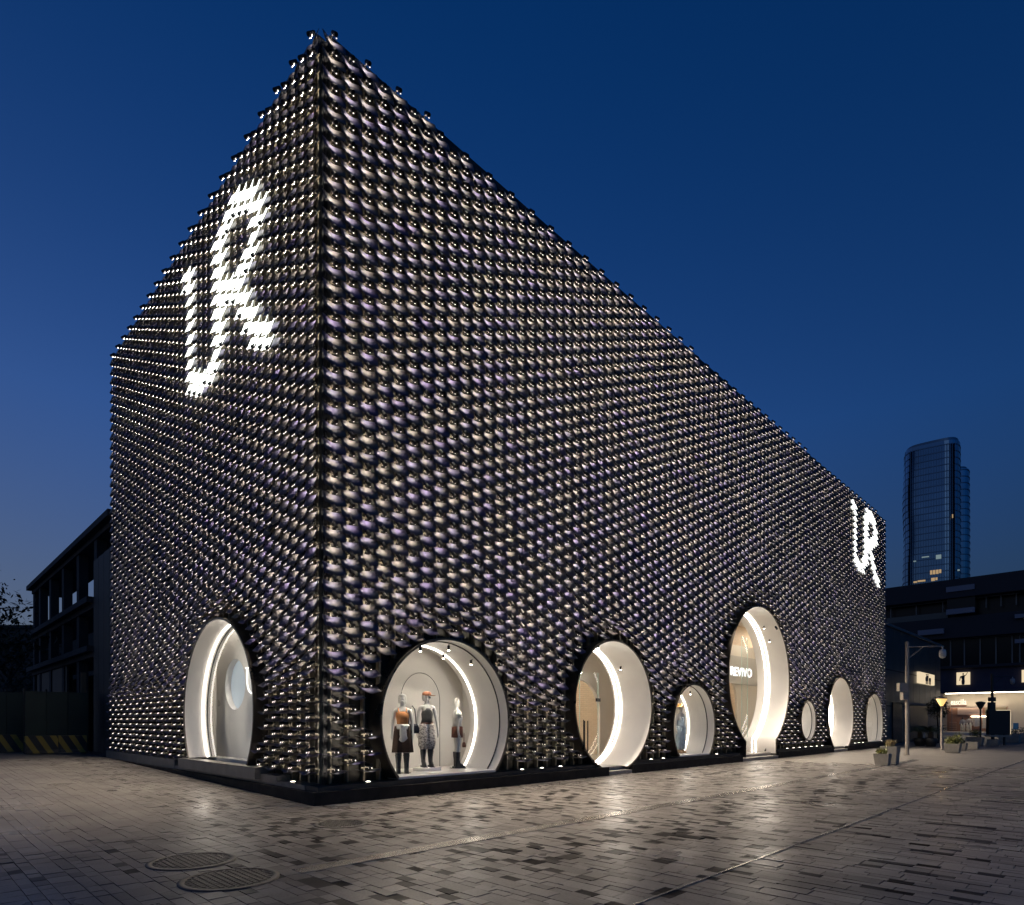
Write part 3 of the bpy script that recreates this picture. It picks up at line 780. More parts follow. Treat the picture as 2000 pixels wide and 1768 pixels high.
MB().add([(bx_+.16, p[1], p[2]) for p in ring], [tuple(range(n))]).obj('recess_disc', M['frost'], w)
MB().box((.62, 2.4, .50), (1.2, 7.8, .60)).obj('display_floor', M['brushed'], w)
yu0, yu1 = y_at(483, bx_-.05), y_at(503, bx_-.05); zt = z_at(1305, bx_, yu0); zb = z_at(1355, bx_, yu0); rw = (yu0-yu1)/2
up = [(bx_-.05, yu0+.08, zt), (bx_-.05, yu0-.0, zt)]
up = [(bx_-.05, yu0, zt)]+[(bx_-.05, (yu0+yu1)/2+rw*math.cos(math.pi*i/14), zb+rw-rw*math.sin(math.pi*i/14)) for i in range(15)]+[(bx_-.05, yu1, zt)]
m = MB(); m.tube(up, .022, 8); m.tube([(bx_-.05, yu0+.1, zt), (bx_-.05, yu0-.08, zt)], .02, 8); m.tube([(bx_-.05, yu1+.08, zt), (bx_-.05, yu1-.1, zt)], .02, 8)
m.obj('lit_letter', M['letterE'], w)
MB().box((.64, 2.0, .3), (1.0, 2.05, 5)).box((.64, 7.9, .3), (1.0, 7.95, 5)).obj('niche_side', M['white'], w)
MB().box((.64, 2.0, 4.6), (1.0, 7.95, 4.65)).obj('niche_side', M['white'], w)

M['nicheE'] = emat('niche_fill', (1., .90, .78), 22.)
MB().box((.66, 3.0, 4.56), (.9, 7.6, 4.599)).obj('niche_fill', M['nicheE'], w)  # unseen glowing strip added to brighten the back panel
# added spots standing in for the facade tubes' combined light on the plaza
def standin_downlight(wk, t, z, power):
    W = WR if wk == 'R' else WL
    p = Vector(W.pt(t, .16, z)); d = (Vector(W.pt(t, 3.6, 0))-Vector(W.pt(t, .16, z))).normalized() if False else Vector(W.pt(0, .53, -.848)) if wk == 'R' else Vector((-.53, 0, -.848))
    f = MB().tube([p-d*.16, p], .04, 10).obj('standin_downlight', M['tube'], shop)
    ld = bpy.data.lights.new('standin_downlight', 'SPOT'); ld.energy = power; ld.spot_size = R_(98); ld.spot_blend = 1.0; ld.color = (1., .85, .68); ld.shadow_soft_size = .035
    lo = bpy.data.objects.new('standin_beam', ld); COL.objects.link(lo); lo.parent = f; lo.location = p+d*.01
    lo.rotation_euler = d.to_track_quat('-Z', 'Y').to_euler()
for t in (2.0, 5.5, 9.6, 13.5, 17.5, 21.5, 25.5, 30, 35): standin_downlight('R', t, 5.6, 2500)
for t in (1.8, 5.0, 8.5, 12.5): standin_downlight('L', t, 5.6, 1300)

# ------------------------------------------------------------------ mannequins
M['mann'] = mat('mannequin_white', (.78, .76, .71), .4)
M['hairw'] = mat('pale_wig', (.80, .78, .72), .6, bump=(50, .4))
def cloth(name, col, rough=.75, nz=(9, .18), bump=(35, .25), spec=.2): return mat(name, col, rough, spec=spec, noise=nz, bump=bump)
M['orange'] = cloth('orange_jersey', (.62, .27, .11)); M['brown'] = cloth('dark_brown_cloth', (.050, .030, .022)); M['blackl'] = mat('black_leather', (.014, .014, .017), .35, noise=(14, .3), bump=(60, .3))
M['wcloth'] = cloth('white_cotton', (.74, .72, .68)); M['grey'] = cloth('charcoal_satin', (.085, .085, .085), .5); M['rust'] = cloth('rust_suede', (.15, .06, .04))
M['cap'] = cloth('tan_cap', (.42, .20, .12)); M['lblue'] = cloth('pale_denim', (.42, .52, .60)); M['straw'] = cloth('straw', (.72, .42, .16), bump=(80, .6)); M['tan2'] = cloth('camel', (.52, .36, .22))
def floral():
    m = bpy.data.materials.new('printed_cotton'); m.use_nodes = True; nt = m.node_tree; b = nt.nodes['Principled BSDF']
    tc = nt.nodes.new('ShaderNodeTexCoord'); v = nt.nodes.new('ShaderNodeTexNoise'); v.inputs['Scale'].default_value = 26; v.inputs['Detail'].default_value = 3
    cr = nt.nodes.new('ShaderNodeValToRGB'); cr.color_ramp.elements[0].position = .44; cr.color_ramp.elements[0].color = (.22, .20, .19, 1); cr.color_ramp.elements[1].position = .54; cr.color_ramp.elements[1].color = (.66, .61, .56, 1)
    nt.links.new(tc.outputs['Object'], v.inputs[0]); nt.links.new(v.outputs[0], cr.inputs[0]); nt.links.new(cr.outputs[0], b.inputs['Base Color']); b.inputs['Roughness'].default_value = .8; return m
M['floral'] = floral()
def skin_body(name, nodes, edges, parent, material, sub=1):
    me = bpy.data.meshes.new(name); me.from_pydata([n[:3] for n in nodes], edges, [])
    o = bpy.data.objects.new(name, me); COL.objects.link(o)
    sk = o.modifiers.new('skin', 'SKIN'); sk.use_smooth_shade = True
    lay = me.skin_vertices[0].data if len(me.skin_vertices) else me.skin_vertices.new().data
    for i, n in enumerate(nodes):
        lay[i].radius = (n[3], n[4] if len(n) > 4 else n[3]); lay[i].use_root = (i == 0)
    sb = o.modifiers.new('sub', 'SUBSURF'); sb.levels = sub; sb.render_levels = sub
    bpy.context.view_layer.update()
    nm = bpy.data.meshes.new_from_object(o.evaluated_get(bpy.context.evaluated_depsgraph_get()))
    bpy.data.objects.remove(o); bpy.data.meshes.remove(me)
    nm.name = name; nm.materials.clear(); nm.materials.append(material)
    for p in nm.polygons: p.use_smooth = True
    ob = bpy.data.objects.new(name, nm); COL.objects.link(ob); ob.parent = parent; return ob
def body(parent, arms=((0, 0), (0, 0)), head_turn=0, fingers=True, stance=.09):
    """figure facing -y, 1.80 m tall; arms: (outward, forward) of each hand"""
    N = [(0, 0, .96, .135, .10)]; E = []
    def add(p, r, frm, r2=None):
        N.append((*p, r, r2 or r)); E.append((frm, len(N)-1)); return len(N)-1
    w = add((0, .0, 1.10, ), .105, 0, .085); ch = add((0, -.012, 1.27), .135, w, .10); sh = add((0, .01, 1.43), .105, ch, .075)
    nk = add((0, .01, 1.50), .052, sh, .05); 
    dx, dy = math.sin(head_turn), -math.cos(head_turn)
    jw = add((dx*.012, .005+dy*.012, 1.585), .058, nk, .062); sk = add((dx*.004, .012+dy*.004, 1.68), .074, jw, .086); tp = add((0, .018, 1.765), .05, sk, .056)
    add((dx*.095, .01+dy*.095, 1.635), .012, jw)          # nose / chin profile
    for s, (ao, af) in zip((-1, 1), arms):
        hp = add((s*.095, 0, .90), .093, 0, .09); kn = add((s*(stance+.012), -.012, .50), .060, hp, .06); cf = add((s*stance, .012, .36), .055, kn)
        an = add((s*stance, .012, .09), .036, cf); hl = add((s*stance, .02, .035), .036, an, .03); add((s*stance*1.1, -.14, .025), .034, hl, .02)
        so = add((s*.175, .012, 1.415), .052, sh); el = add((s*(.215+ao*.5), .02-af*.45, 1.13), .038, so); wr = add((s*(.215+ao), .0-af, .88+af*.35), .025, el, .022)
        pm = add((s*(.218+ao), -.012-af, .80+af*.42), .032, wr, .016)
        if fingers:
            for j, (fx, ln) in enumerate(((-.030, .075), (-.010, .088), (.010, .082), (.028, .066))):
                k1 = add((s*(.218+ao), -.012-af+fx, .755+af*.42), .0085, pm); add((s*(.209+ao), -.014-af+fx, .755-ln*.9+af*.42), .0065, k1)
            t1 = add((s*(.212+ao), -.055-af, .80+af*.42), .010, wr); add((s*(.205+ao), -.072-af, .765+af*.42), .008, t1)
    return skin_body('body', N, E, parent, M['mann'])
def rings(parent, name, prof, material, n=24, folds=0., nf=7, cx=0, cy=0, ph=0., open_=True):
    """garment shell: prof rows (z, rx, ry[, ox, oy])"""
    R = []
    for i, row in enumerate(prof):
        z, rx, ry = row[:3]; ox, oy = (row[3], row[4]) if len(row) > 3 else (0, 0)
        f = folds*i/max(len(prof)-1, 1)
        R.append([(cx+ox+rx*(1+f*math.sin(nf*a+ph))*math.cos(a), cy+oy+ry*(1+f*math.sin(nf*a+ph+.6))*math.sin(a), z) for a in [2*math.pi*j/n for j in range(n)]])
    m = MB(); m.loft(R, caps=not open_)
    o = m.obj(name, material, parent)
    if open_:
        so = o.modifiers.new('cloth', 'SOLIDIFY'); so.thickness = .006
    return o
def boot(parent, x, mt, stance_y=0, top=.44):
    m = MB()
    m.loft([[(x+rx*math.cos(a), .012+oy+ry*math.sin(a), z) for a in [2*math.pi*j/16 for j in range(16)]] for z, rx, ry, oy in
            ((top, .073, .078, .0), (top-.1, .070, .075, 0), (.2, .055, .06, 0), (.12, .052, .07, -.01), (.07, .050, .115, -.055), (.03, .052, .135, -.075), (.0, .052, .137, -.077))], caps=True)
    m.tube([(x-.075, .012, top-.06), (x+.075, -.0, top-.07)], .012, 6); m.box((x-.045, .03, -.012), (x+.045, .10, .03)); m.box((x-.05, -.2, -.012), (x+.05, -.01, .004))
    return m.obj('boot', mt, parent)
def hair(parent, turn=0, bob=True, mt='hairw'):
    m = MB(); R = []
    for z, rx, ry in ((1.792, .02, .025), (1.785, .055, .065), (1.755, .086, .100), (1.70, .098, .112), (1.64, .100, .108), (1.575, .092, .085)):
        ring = []
        for j in range(24):
            a = 2*math.pi*j/24; cx_, sy_ = math.cos(a), math.sin(a)
            fr = 1.0
            if z < 1.74 and sy_ < -.35: fr = .62          # open at the face
            x, y = rx*cx_*fr, .02+ry*sy_*fr
            ring.append((x*math.cos(turn)-y*math.sin(turn), x*math.sin(turn)+y*math.cos(turn), z))
        R.append(ring)
    m.loft(R, caps=True); return m.obj('hair', M[mt], parent)
FZ = WIN['r1'][4]
def mann(px, y, floor, label, face, **kw):
    x = x_at(px, y); t = thing('mannequin', label, 'mannequin', (x, y, floor), face, group='mannequins in the display windows'); body(t, **kw); return t
face_cam = lambda x, y: math.atan2(CAM[0]-x, -(CAM[1]-y))
# 1: orange vest, brown culottes
m1 = mann(786, .72, FZ+.012, 'white mannequin in orange vest and brown culottes, white shirt tied at waist', R_(-34), arms=((.02, .0), (.02, .03)))
hair(m1)
rings(m1, 'vest', [(1.39, .125, .088), (1.33, .142, .104, 0, -.006), (1.27, .146, .120, 0, -.016), (1.20, .130, .105, 0, -.008), (1.10, .115, .094), (1.02, .140, .108)], M['orange'])
for s_ in (-1, 1): MB().tube([(s_*.085, -.085, 1.375), (s_*.095, -.03, 1.465), (s_*.085, .075, 1.40)], [.018, .016, .018], 6).obj('strap', M['orange'], m1)
for s_ in (-1, 1): rings(m1, 'trouser_leg', [(1.06, .085, .105), (.92, .108, .118), (.70, .128, .135), (.46, .150, .150)], M['brown'], folds=.10, nf=6, cx=s_*.085, ph=s_)
rings(m1, 'tied_shirt', [(1.10, .135, .112), (1.05, .165, .138, 0, -.005), (.99, .165, .138)], M['wcloth'], folds=.06, nf=5)
mm = MB()
for sx, ln, ph in ((-.03, .30, .2), (.05, .34, -.15)):
    mm.loft([[(sx+ph*q*.35+wd*math.cos(a), -.135-.03*math.sin(3*q)+.022*math.sin(a), 1.04-ln*q) for a in [2*math.pi*j/10 for j in range(10)]] for q, wd in ((0, .03), (.25, .05), (.55, .075), (.85, .085), (1., .03))])
mm.loft([[( .0+.045*math.cos(a), -.14+.04*math.sin(a)*1., 1.045+dz) for a in [2*math.pi*j/10 for j in range(10)]] for dz in (-.03, 0, .03)])
mm.obj('shirt_knot', M['wcloth'], m1)
boot(m1, -.09, M['blackl'], top=.45); boot(m1, .09, M['blackl'], top=.45)
MB().lathe([(.20, -.012), (.20, -.002)], n=28).obj('base_plate', M['steel'], m1)
# 2: cap, charcoal halter, printed trousers, on a podium
xp, yp = x_at(834, .95), .95
pd_ = tag(MB().lathe([(.34, 0), (.34, .075), (.335, .08)], n=40).obj('podium', M['white'], None, (xp, yp, FZ)), 'low round white podium under the mannequin with a cap', 'podium')
m2 = mann(834, .95, FZ+.094, 'white mannequin in tan cap, charcoal halter top and printed baggy trousers', R_(-20), arms=((.03, .0), (.05, .02)), head_turn=.6)
hair(m2, .6)
cm = MB(); cm.lathe([(.106, 1.70), (.110, 1.735), (.100, 1.775), (.06, 1.80), (.0, 1.805)], (0, .018, 0), 20, caps=False)
cm.loft([[(.06+.10*u_+0, -.085-.03*u_+dy_, 1.705-.012*u_+tz) for (dy_, tz) in ((-.06, 0), (.05, 0), (.05, .01), (-.06, .01))] for u_ in (0, .5, 1)])
cm.obj('cap', M['cap'], m2)
rings(m2, 'halter_top', [(1.40, .075, .085), (1.33, .120, .108, 0, -.006), (1.26, .142, .122, 0, -.014), (1.14, .128, .108), (1.04, .145, .118)], M['grey'], folds=.05, nf=4)
rings(m2, 'belt', [(1.055, .150, .122), (1.02, .152, .124)], M['rust'])
for s_ in (-1, 1): rings(m2, 'trouser_leg', [(1.03, .080, .108), (.92, .108, .118), (.70, .122, .130), (.52, .118, .126), (.42, .075, .08)], M['floral'], folds=.10, nf=7, cx=s_*.088, ph=2*s_)
boot(m2, -.09, M['blackl'], top=.42); boot(m2, .09, M['blackl'], top=.42)
# 3: white tee, rust shorts, seen from the side
m3 = mann(893, .98, FZ+.012, 'white mannequin in white T-shirt and rust shorts, turned sideways', R_(62), arms=((.0, -.02), (.02, .05)))
for z0 in (0,):
    rings(m3, 'tee', [(1.455, .085, .065), (1.42, .155, .088), (1.33, .165, .115), (1.25, .150, .122, 0, -.012), (1.12, .130, .108), (1.02, .142, .118)], M['wcloth'], folds=.04, nf=5)
for s_ in (-1, 1):
    MB().tube([(s_*.15, .012, 1.42), (s_*.20, .015, 1.34), (s_*.222, .018, 1.27)], [.062, .068, .070], 12, caps=False).obj('sleeve', M['wcloth'], m3)
    rings(m3, 'shorts_leg', [(1.04, .080, .115), (.92, .112, .122), (.76, .118, .125)], M['rust'], cx=s_*.08, folds=.05)
    boot(m3, s_*.09, M['blackl'], top=.40)
MB().lathe([(.19, -.012), (.19, -.002)], n=28).obj('base_plate', M['steel'], m3)
# bags
def bag(loc, rz, label, mt, w_, h_, d_, strap):
    t = thing('handbag', label, 'bag', loc, rz)
    b_ = MB(); b_.loft([[(x, y, z) for x, y in ((-w*.5, -d), (w*.5, -d), (w*.5, d), (-w*.5, d))] for z, w, d in ((0, w_*.95, d_*.8), (h_*.25, w_*1.05, d_), (h_*.8, w_*.9, d_*.8), (h_, w_*.72, d_*.35))], smooth=False); b_.obj('bag_body', mt, t)
    MB().tube([(-w_*.34, 0, h_*.95), (-w_*.22, 0, h_+strap*.8), (0, 0, h_+strap), (w_*.22, 0, h_+strap*.8), (w_*.34, 0, h_*.95)], .011, 6).obj('strap', mt, t)
bag((m1.location[0]+.26, .70, FZ+.90), R_(-10), 'black leather shoulder bag hanging at the side of the orange-vest mannequin', M['blackl'], .30, .22, .06, .42)
bag((m3.location[0]+.26, 1.02, FZ+.52), R_(50), 'brown handbag held low by the sideways mannequin in shorts', M['rust'], .24, .13, .05, .22)
# 4: pale dungarees and straw hat in the small window
m4 = mann(1329, .85, WIN['r3'][4]+.012, 'white mannequin in pale blue dungarees and broad straw hat', R_(-10), arms=((.02, 0), (.03, .03)))
hair(m4)
MB().lathe([(.26, 1.70), (.20, 1.715), (.11, 1.725), (.105, 1.79), (.08, 1.825), (0, 1.83)], (0, .018, 0), 24, caps=False).obj('straw_hat', M['straw'], m4)
rings(m4, 'tee', [(1.455, .085, .065), (1.42, .155, .088), (1.33, .162, .112), (1.25, .148, .118, 0, -.012), (1.12, .130, .108)], M['wcloth'])
rings(m4, 'dungarees', [(1.30, .13, .125, 0, -.012), (1.2, .142, .122, 0, -.006), (1.05, .155, .13), (.94, .19, .14)], M['lblue'], folds=.03)
for s_ in (-1, 1):
    rings(m4, 'trouser_leg', [(.98, .09, .12), (.7, .115, .12), (.4, .11, .115), (.12, .105, .11)], M['lblue'], cx=s_*.092, folds=.07); MB().tube([(s_*.07, -.12, 1.29), (s_*.09, -.02, 1.47), (s_*.07, .1, 1.3)], .016, 6).obj('strap', M['lblue'], m4)
    boot(m4, s_*.09, M['tan2'], top=.16)

# ------------------------------------------------------------------ beyond the plaza, right: glass annexe and mall
def panel(name, m_, parent, pts):
    return MB().add(pts, [tuple(range(len(pts)))]).obj(name, m_, parent)
M['navy'] = mat('navy_cladding', (.045, .045, .075), .6, spec=.2, noise=(.6, .2))
M['navy2'] = mat('dark_fascia', (.036, .036, .045), .6, spec=.2)
M['glassdk'] = mat('dark_glazing', (.006, .008, .012), .22, spec=.25)
M['teal'] = mat('annexe_glass', (.06, .075, .08), .35, spec=.35, noise=(.5, .25))
M['frame'] = mat('grey_frame', (.16, .16, .17), .5, .3)
M['lav'] = mat('pale_panel', (.20, .20, .26), .6)
M['cream'] = mat('cream_render', (.62, .54, .43), .6, noise=(.5, .06))
M['posterE'] = emat('poster_light', (1., .80, .52), .85)
M['ink'] = mat('poster_ink', (.05, .045, .045), .7)
M['coveE'] = emat('cove_light', (1., .86, .66), 14.)
ax = thing('glass_annexe', 'dim glass-panelled annexe joining the black shop to the mall', 'building', (40, 1.2, 0))
ZA = 8.4
nP = 11; pw = 2.0
for i in range(nP):
    for (z0, z1) in ((0, 2.7), (2.75, 5.3), (5.35, ZA)):
        MB().box((i*pw+.02, 0, z0), (i*pw+pw-.02, .08, z1-.03)).obj('glass_panel', M['teal'], ax)
MB().box((0, .02, 0), (nP*pw, .3, ZA-.06)).obj('core_wall', M['navy2'], ax)
MB().box((-.05, -.12, ZA), (nP*pw+.1, .6, ZA+.18)).obj('coping', M['frame'], ax)
xd = x_at(1742, 1.2)-40
MB().box((xd, -.08, 0), (xd+2.6, -.01, 3.0)).obj('doorway', M['glassdk'], ax)
MB().box((xd+3.3, -.3, 2.9), (xd+12, -.02, 3.05)).obj('canopy', M['frame'], ax)
MB().box((xd+4, -.09, 0), (xd+11, -.01, 2.85)).obj('doorway', M['glassdk'], ax)
MX = 84.0
mall = thing('mall_building', 'dark navy mall block with a lit ground floor shop', 'building', (MX, 0, 0))
def my(px): return y_at(px, MX)
def mz(py, px): return z_at(py, MX, my(px))
ya, yb = 26.0, -30.0
zp = mz(1129, 1900)
zs = mz(1352, 1900)           # top of the lit shop
z_c = mz(1297, 1950); z_d = mz(1240, 1950); z_e = mz(1203, 1900)
MB().box((0, yb, zs+.1), (6, ya, z_c-.3)).obj('facade_wall', M['navy'], mall)
MB().box((-.6, yb, z_c-.3), (6, ya, z_c)).obj('floor_slab', M['navy2'], mall)
MB().box((1.0, yb, z_c), (6, ya, z_d)).obj('glazing', M['glassdk'], mall)
MB().box((-.4, yb, z_d), (6, ya, z_e)).obj('facade_band', M['navy2'], mall)
MB().box((1.4, yb, z_e), (6, ya, zp-2.4)).obj('upper_glazing', M['glassdk'], mall)
MB().box((-.8, yb, zp-2.2), (6, ya, zp)).obj('parapet', M['navy2'], mall)
for px in (1808, 1854, 1881, 1912, 1943, 1975, 1990, 2010):
    MB().box((.8, my(px)-.06, z_c), (.98, my(px)+.06, z_d)).obj('mullion', M['frame'], mall)
MB().box((.8, my(2020), z_d-.1), (.98, my(1851), z_d)).obj('rail', M['frame'], mall); MB().box((.8, my(2020), z_c), (.98, my(1851), z_c+.1)).obj('rail', M['frame'], mall)
zr = zp-2.3
for px in (1738, 1788, 1840, 1925, 1954, 1984, 2012):
    MB().box((.4, my(px)-.05, zr-1.3), (.5, my(px)+.05, zr)).obj('railing_post', M['frame'], mall)
MB().box((.4, my(1990), zr-.06), (.5, my(1700), zr+.02)).obj('railing', M['frame'], mall)
MB().box((.35, my(1850), z_e), (.45, my(1730), z_e+.8)).obj('balcony_glass', mat('balcony_glass', (.05, .07, .08), .3), mall)
for (p0, p1, za_, zb_) in ((1851, 1906, 1146, 1156), (1851, 1906, 1190, 1200), (1796, 1846, 1226, 1236), (1984, 2020, 1212, 1219), (1984, 2020, 1258, 1265)):
    MB().box((-.95, my(p1), mz(zb_, 1880)), (-.45, my(p0), mz(za_, 1880))).obj('panel_box', M['lav'], mall)
MB().box((-.4, my(1906), mz(1192, 1880)), (1.2, my(1851), mz(1156, 1880))).obj('bay_window', M['glassdk'], mall)
# lit posters
def person_print(parent, y0, y1, z0, z1, arm):
    W_ = y0-y1; H_ = z1-z0; cy_ = (y0+y1)/2; x = -.26
    P2 = lambda u, v: (x, cy_-u*W_, z0+v*H_)
    pts = [(-.10, 0), (-.13, .25), (-.10, .42), (-.17, .60), (-.24, .30), (-.29, .32), (-.24, .66), (-.10, .72), (-.03, .74), (-.03, .80), (-.06, .86), (-.03, .93), (.04, .93), (.06, .86), (.03, .80), (.04, .74), (.13, .68), (.11, .45), (.13, .25), (.10, 0)]
    if arm: pts[16:16] = [(.20, .80), (.31, .99), (.35, .97), (.22, .74)]
    MB().add([P2(*p) for p in pts], [tuple(range(len(pts)))[::-1]]).obj('print', M['ink'], parent)
for (p0, p1, t0, t1, arm) in ((1869, 1895, 1314, 1338, True), (1996, 2022, 1309, 1333, False)):
    pb = MB().box((-.25, my(p1), mz(t1, p0)), (-.02, my(p0), mz(t0, p0))).obj('poster_box', M['posterE'], mall)
    person_print(pb, my(p0), my(p1), mz(t1, p0), mz(t0, p0), arm)
xp0, xp1 = x_at(1790, 1.2)-40, x_at(1820, 1.2)-40; zt_, zb_ = z_at(1312, 40+xp0, 1.2), z_at(1334, 40+xp0, 1.2)
pb = MB().box((xp0, -.2, zb_), (xp1, -.02, zt_)).obj('poster_box', M['posterE'], ax)
Wd = xp1-xp0; Hh = zt_-zb_
for u0, u1, v0, v1 in ((.42, .58, .62, .80), (.40, .60, .85, .92), (.38, .56, .28, .62), (.60, .74, .30, .62), (.40, .46, 0, .28), (.50, .56, 0, .28), (.62, .67, 0, .3), (.69, .73, 0, .3)):
    MB().box((xp0+u0*Wd, -.212, zb_+v0*Hh), (xp0+u1*Wd, -.202, zb_+v1*Hh)).obj('print', M['ink'], pb)
# shop front in the mall
shopz = .33
yl, yr_ = my(1836), my(2060)
MB().box((1.6, yr_, 0), (1.8, yl, zs)).obj('shop_wall', M['cream'], mall)
MB().box((-1.5, yr_, -.02), (1.6, yl, shopz)).obj('shop_step', M['cream'], mall)
MB().box((-.5, yr_, zs-.06), (1.6, yl, zs+.08)).obj('soffit', M['navy2'], mall)
MB().box((.2, yr_, zs-.12), (.5, yl-.5, zs-.062)).obj('cove_light', M['coveE'], mall)
MB().box((-.5, yl, 0), (1.8, yl+1.6, zs)).obj('pier', M['navy'], mall); MB().box((-.5, yl+1.602, 0), (.2, yl+2.6, zs)).obj('pier', M['cream'], mall)
# shop window: a shallow display with rust backdrop
y0, y1 = my(1845), my(1964); z1_ = mz(1380, 1900)
M['rustw'] = mat('rust_backdrop', (.34, .17, .11), .7); M['pinkw'] = mat('blush_panel', (.62, .44, .36), .7); M['khaki'] = mat('khaki_panel', (.26, .21, .14), .7)
MB().box((1.40, y1, shopz), (1.598, y0, z1_)).obj('display_back', M['rustw'], mall)
MB().box((1.30, my(1915), mz(1396, 1890)), (1.398, my(1866), z1_)).obj('display_panel', M['pinkw'], mall)
MB().box((1.34, y1+.05, shopz+.9), (1.397, my(1920), z1_-.02)).obj('display_panel', M['khaki'], mall)
for k in range(5): MB().box((1.15, my(1864), shopz+.25+k*.22), (1.39, my(1850), shopz+.29+k*.22)).obj('shelf', M['pinkw'], mall)
MB().box((.9, y1, shopz), (1.0, y0, shopz+.06)).obj('window_sill', M['cream'], mall)
MB().box((1.02, y1+.1, z1_-.03), (1.25, y0-.1, z1_)).obj('display_fill', emat('display_fill_glow', (1., .85, .66), 5.), mall)  # glowing strip added behind the window head to brighten the display
MB().box((.92, y1, z1_-.12), (1.015, y0, z1_+.02)).obj('window_head', M['cream'], mall)
MB().tube([(.95, my(1856), shopz), (.95, my(1856), z1_)], .03, 6).obj('window_frame', M['frame'], mall)
MB().box((1.2, my(1931), mz(1400, 1900)), (1.26, my(1893), mz(1400, 1900)+.07)).obj('hanging_rail', M['coveE'], mall)
MB().add([(.97, y0, shopz+.07), (.97, y1, shopz+.07), (.97, y1, z1_), (.97, y0, z1_)], [(0, 1, 2, 3)]).obj('pane', M['glass'], mall)
for i, (px, h, c) in enumerate(((1898, 1.0, (.5, .42, .36)), (1903, 1.1, (.42, .40, .42)), (1907, 1.05, (.46, .44, .42)), (1919, 1.3, (.62, .55, .46)), (1925, 1.2, (.6, .5, .42)))):
    zz = mz(1401, 1900); yy = my(px)
    MB().loft([[(1.22+rx*.4*math.cos(a), yy+rx*math.sin(a), zz-dz) for a in [2*math.pi*j/10 for j in range(10)]] for dz, rx in ((0, .03), (.1, .2), (h*.5, .17), (h, .22))]).obj('hanging_garment', cloth('garment', c), mall)
# its sign: small lit letters over a dark strip that stands for their shadow
o = text_mesh('easciila', .95, 'sign_lettering', emat('sign_glow', (1., .93, .72), 1.3), mall, Matrix.Identity(4), bold=.02)
wl_ = text_width(o); sx = abs(my(1883)-my(1852))/wl_
o.matrix_local = Matrix.Translation((1.45, my(1852), mz(1376, 1870))) @ Matrix.Rotation(R_(-90), 4, 'Z') @ Matrix.Rotation(R_(90), 4, 'X') @ Matrix.Diagonal((sx, 1, 1, 1))
MB().box((1.42, my(1883), mz(1378, 1870)-.12), (1.59, my(1852), mz(1378, 1870)+.04)).obj('sign_shadow', M['rust'], mall)
# mannequins in that shop
for i, (px, cs, h) in enumerate(((1877, ((.42, .40, .40), (.62, .56, .48)), 0), (1889, ((.50, .42, .38), (.66, .60, .50)), .06))):
    t = thing('mannequin', ('dark-headed mannequin in grey top behind the mall shop window' if i == 0 else 'dark-headed mannequin in open beige coat behind the mall shop window'), 'mannequin', (MX+1.12, my(px), shopz+.02), R_(-90), group='mannequins in the mall shop')
    sc_ = 1.0+h
    b_ = body(t, arms=((.10, .0), (.12, .05)), fingers=False, stance=.14); b_.data.materials.clear(); b_.data.materials.append(M['ink'])
    rings(t, 'top', [(1.46, .09, .07), (1.42, .17, .10), (1.25, .18, .13), (1.0, .20, .14)], cloth('top_cloth', cs[0]), folds=.05)
    for s_ in (-1, 1):
        rings(t, 'trouser_leg', [(1.02, .10, .12), (.6, .12, .12), (.1, .12, .12)], cloth('trouser_cloth', cs[1]), cx=s_*.12, folds=.06)
        MB().tube([(s_*.17, .01, 1.42), (s_*.25, .02, 1.15), (s_*.31, .0, .92)], [.07, .065, .055], 10).obj('sleeve', cloth('sleeve_cloth', cs[0]), t)
    t.scale = (sc_, sc_, sc_)

# ------------------------------------------------------------------ tower
tw = thing('glass_tower', 'tall rounded blue glass office tower beyond the mall', 'building', ground(1829, 1409+HC*FPX/400))
M['tglass'] = mat('tower_glass', (.16, .26, .36), .18, .85, noise=(.05, .2))
M['tslab'] = mat('tower_slab', (.09, .15, .22), .3, .8)
tw.rotation_euler[2] = cam.rotation_euler[2]-math.atan(kk(1829))
S = 400/FPX*math.cos(math.atan(kk(1829))); SZ = 384/FPX
def outline(w0, w1, d, n=40):
    return [((w0+(w1-w0)*(.5-.5*math.copysign(abs(math.cos(a))**.45, math.cos(a)))), d*math.copysign(abs(math.sin(a))**.6, math.sin(a))) for a in [2*math.pi*j/n for j in range(n)]]
fl = 4.1; nfl = 44
for (xa, xb, ytop, dz0, nm) in ((-64, 45, 861, 17, 'shaft'), (-30, 63, 905, 14, 'shaft')):
    top_ = HC+(HOR-ytop)*SZ; dd = 17 if xa == -64 else 12; yo = 0 if xa == -64 else 10
    m = MB(); zz = 0; R2 = []; k = 0
    while zz < top_:
        wob = .35*math.sin(k*.5); taper = 1+.03*math.sin(zz/top_*2.6)
        ol = outline(xa*S*taper+wob, xb*S*taper, dd)
        ol2 = outline(xa*S*taper+wob-.25, xb*S*taper+.25, dd+.25)
        h = min(fl, top_-zz)
        m.loft([[(x, y+yo, zz+.55) for x, y in ol], [(x, y+yo, zz+h) for x, y in ol]], caps=False, smooth=False)
        m.loft([[(x, y+yo, zz) for x, y in ol2], [(x, y+yo, zz+.55) for x, y in ol2]], caps=True, mi=1, smooth=False)
        zz += fl; k += 1
    m.loft([[(x*.95, y*.95+yo, top_) for x, y in outline(xa*S, xb*S, dd)], [(x*.95, y*.95+yo, top_+1.5+(.02*(x+20) if xa == -64 else 0)) for x, y in outline(xa*S, xb*S, dd)]], mi=1)
    # mullions
    o = m.obj(nm, [M['tglass'], M['tslab']], tw)
for px in range(-60, 44, 5):
    MB().box((px*S-.12, -16.9-.4, 0), (px*S+.12, -15, HC+(HOR-868)*SZ)).obj('mullion', M['tslab'], tw)
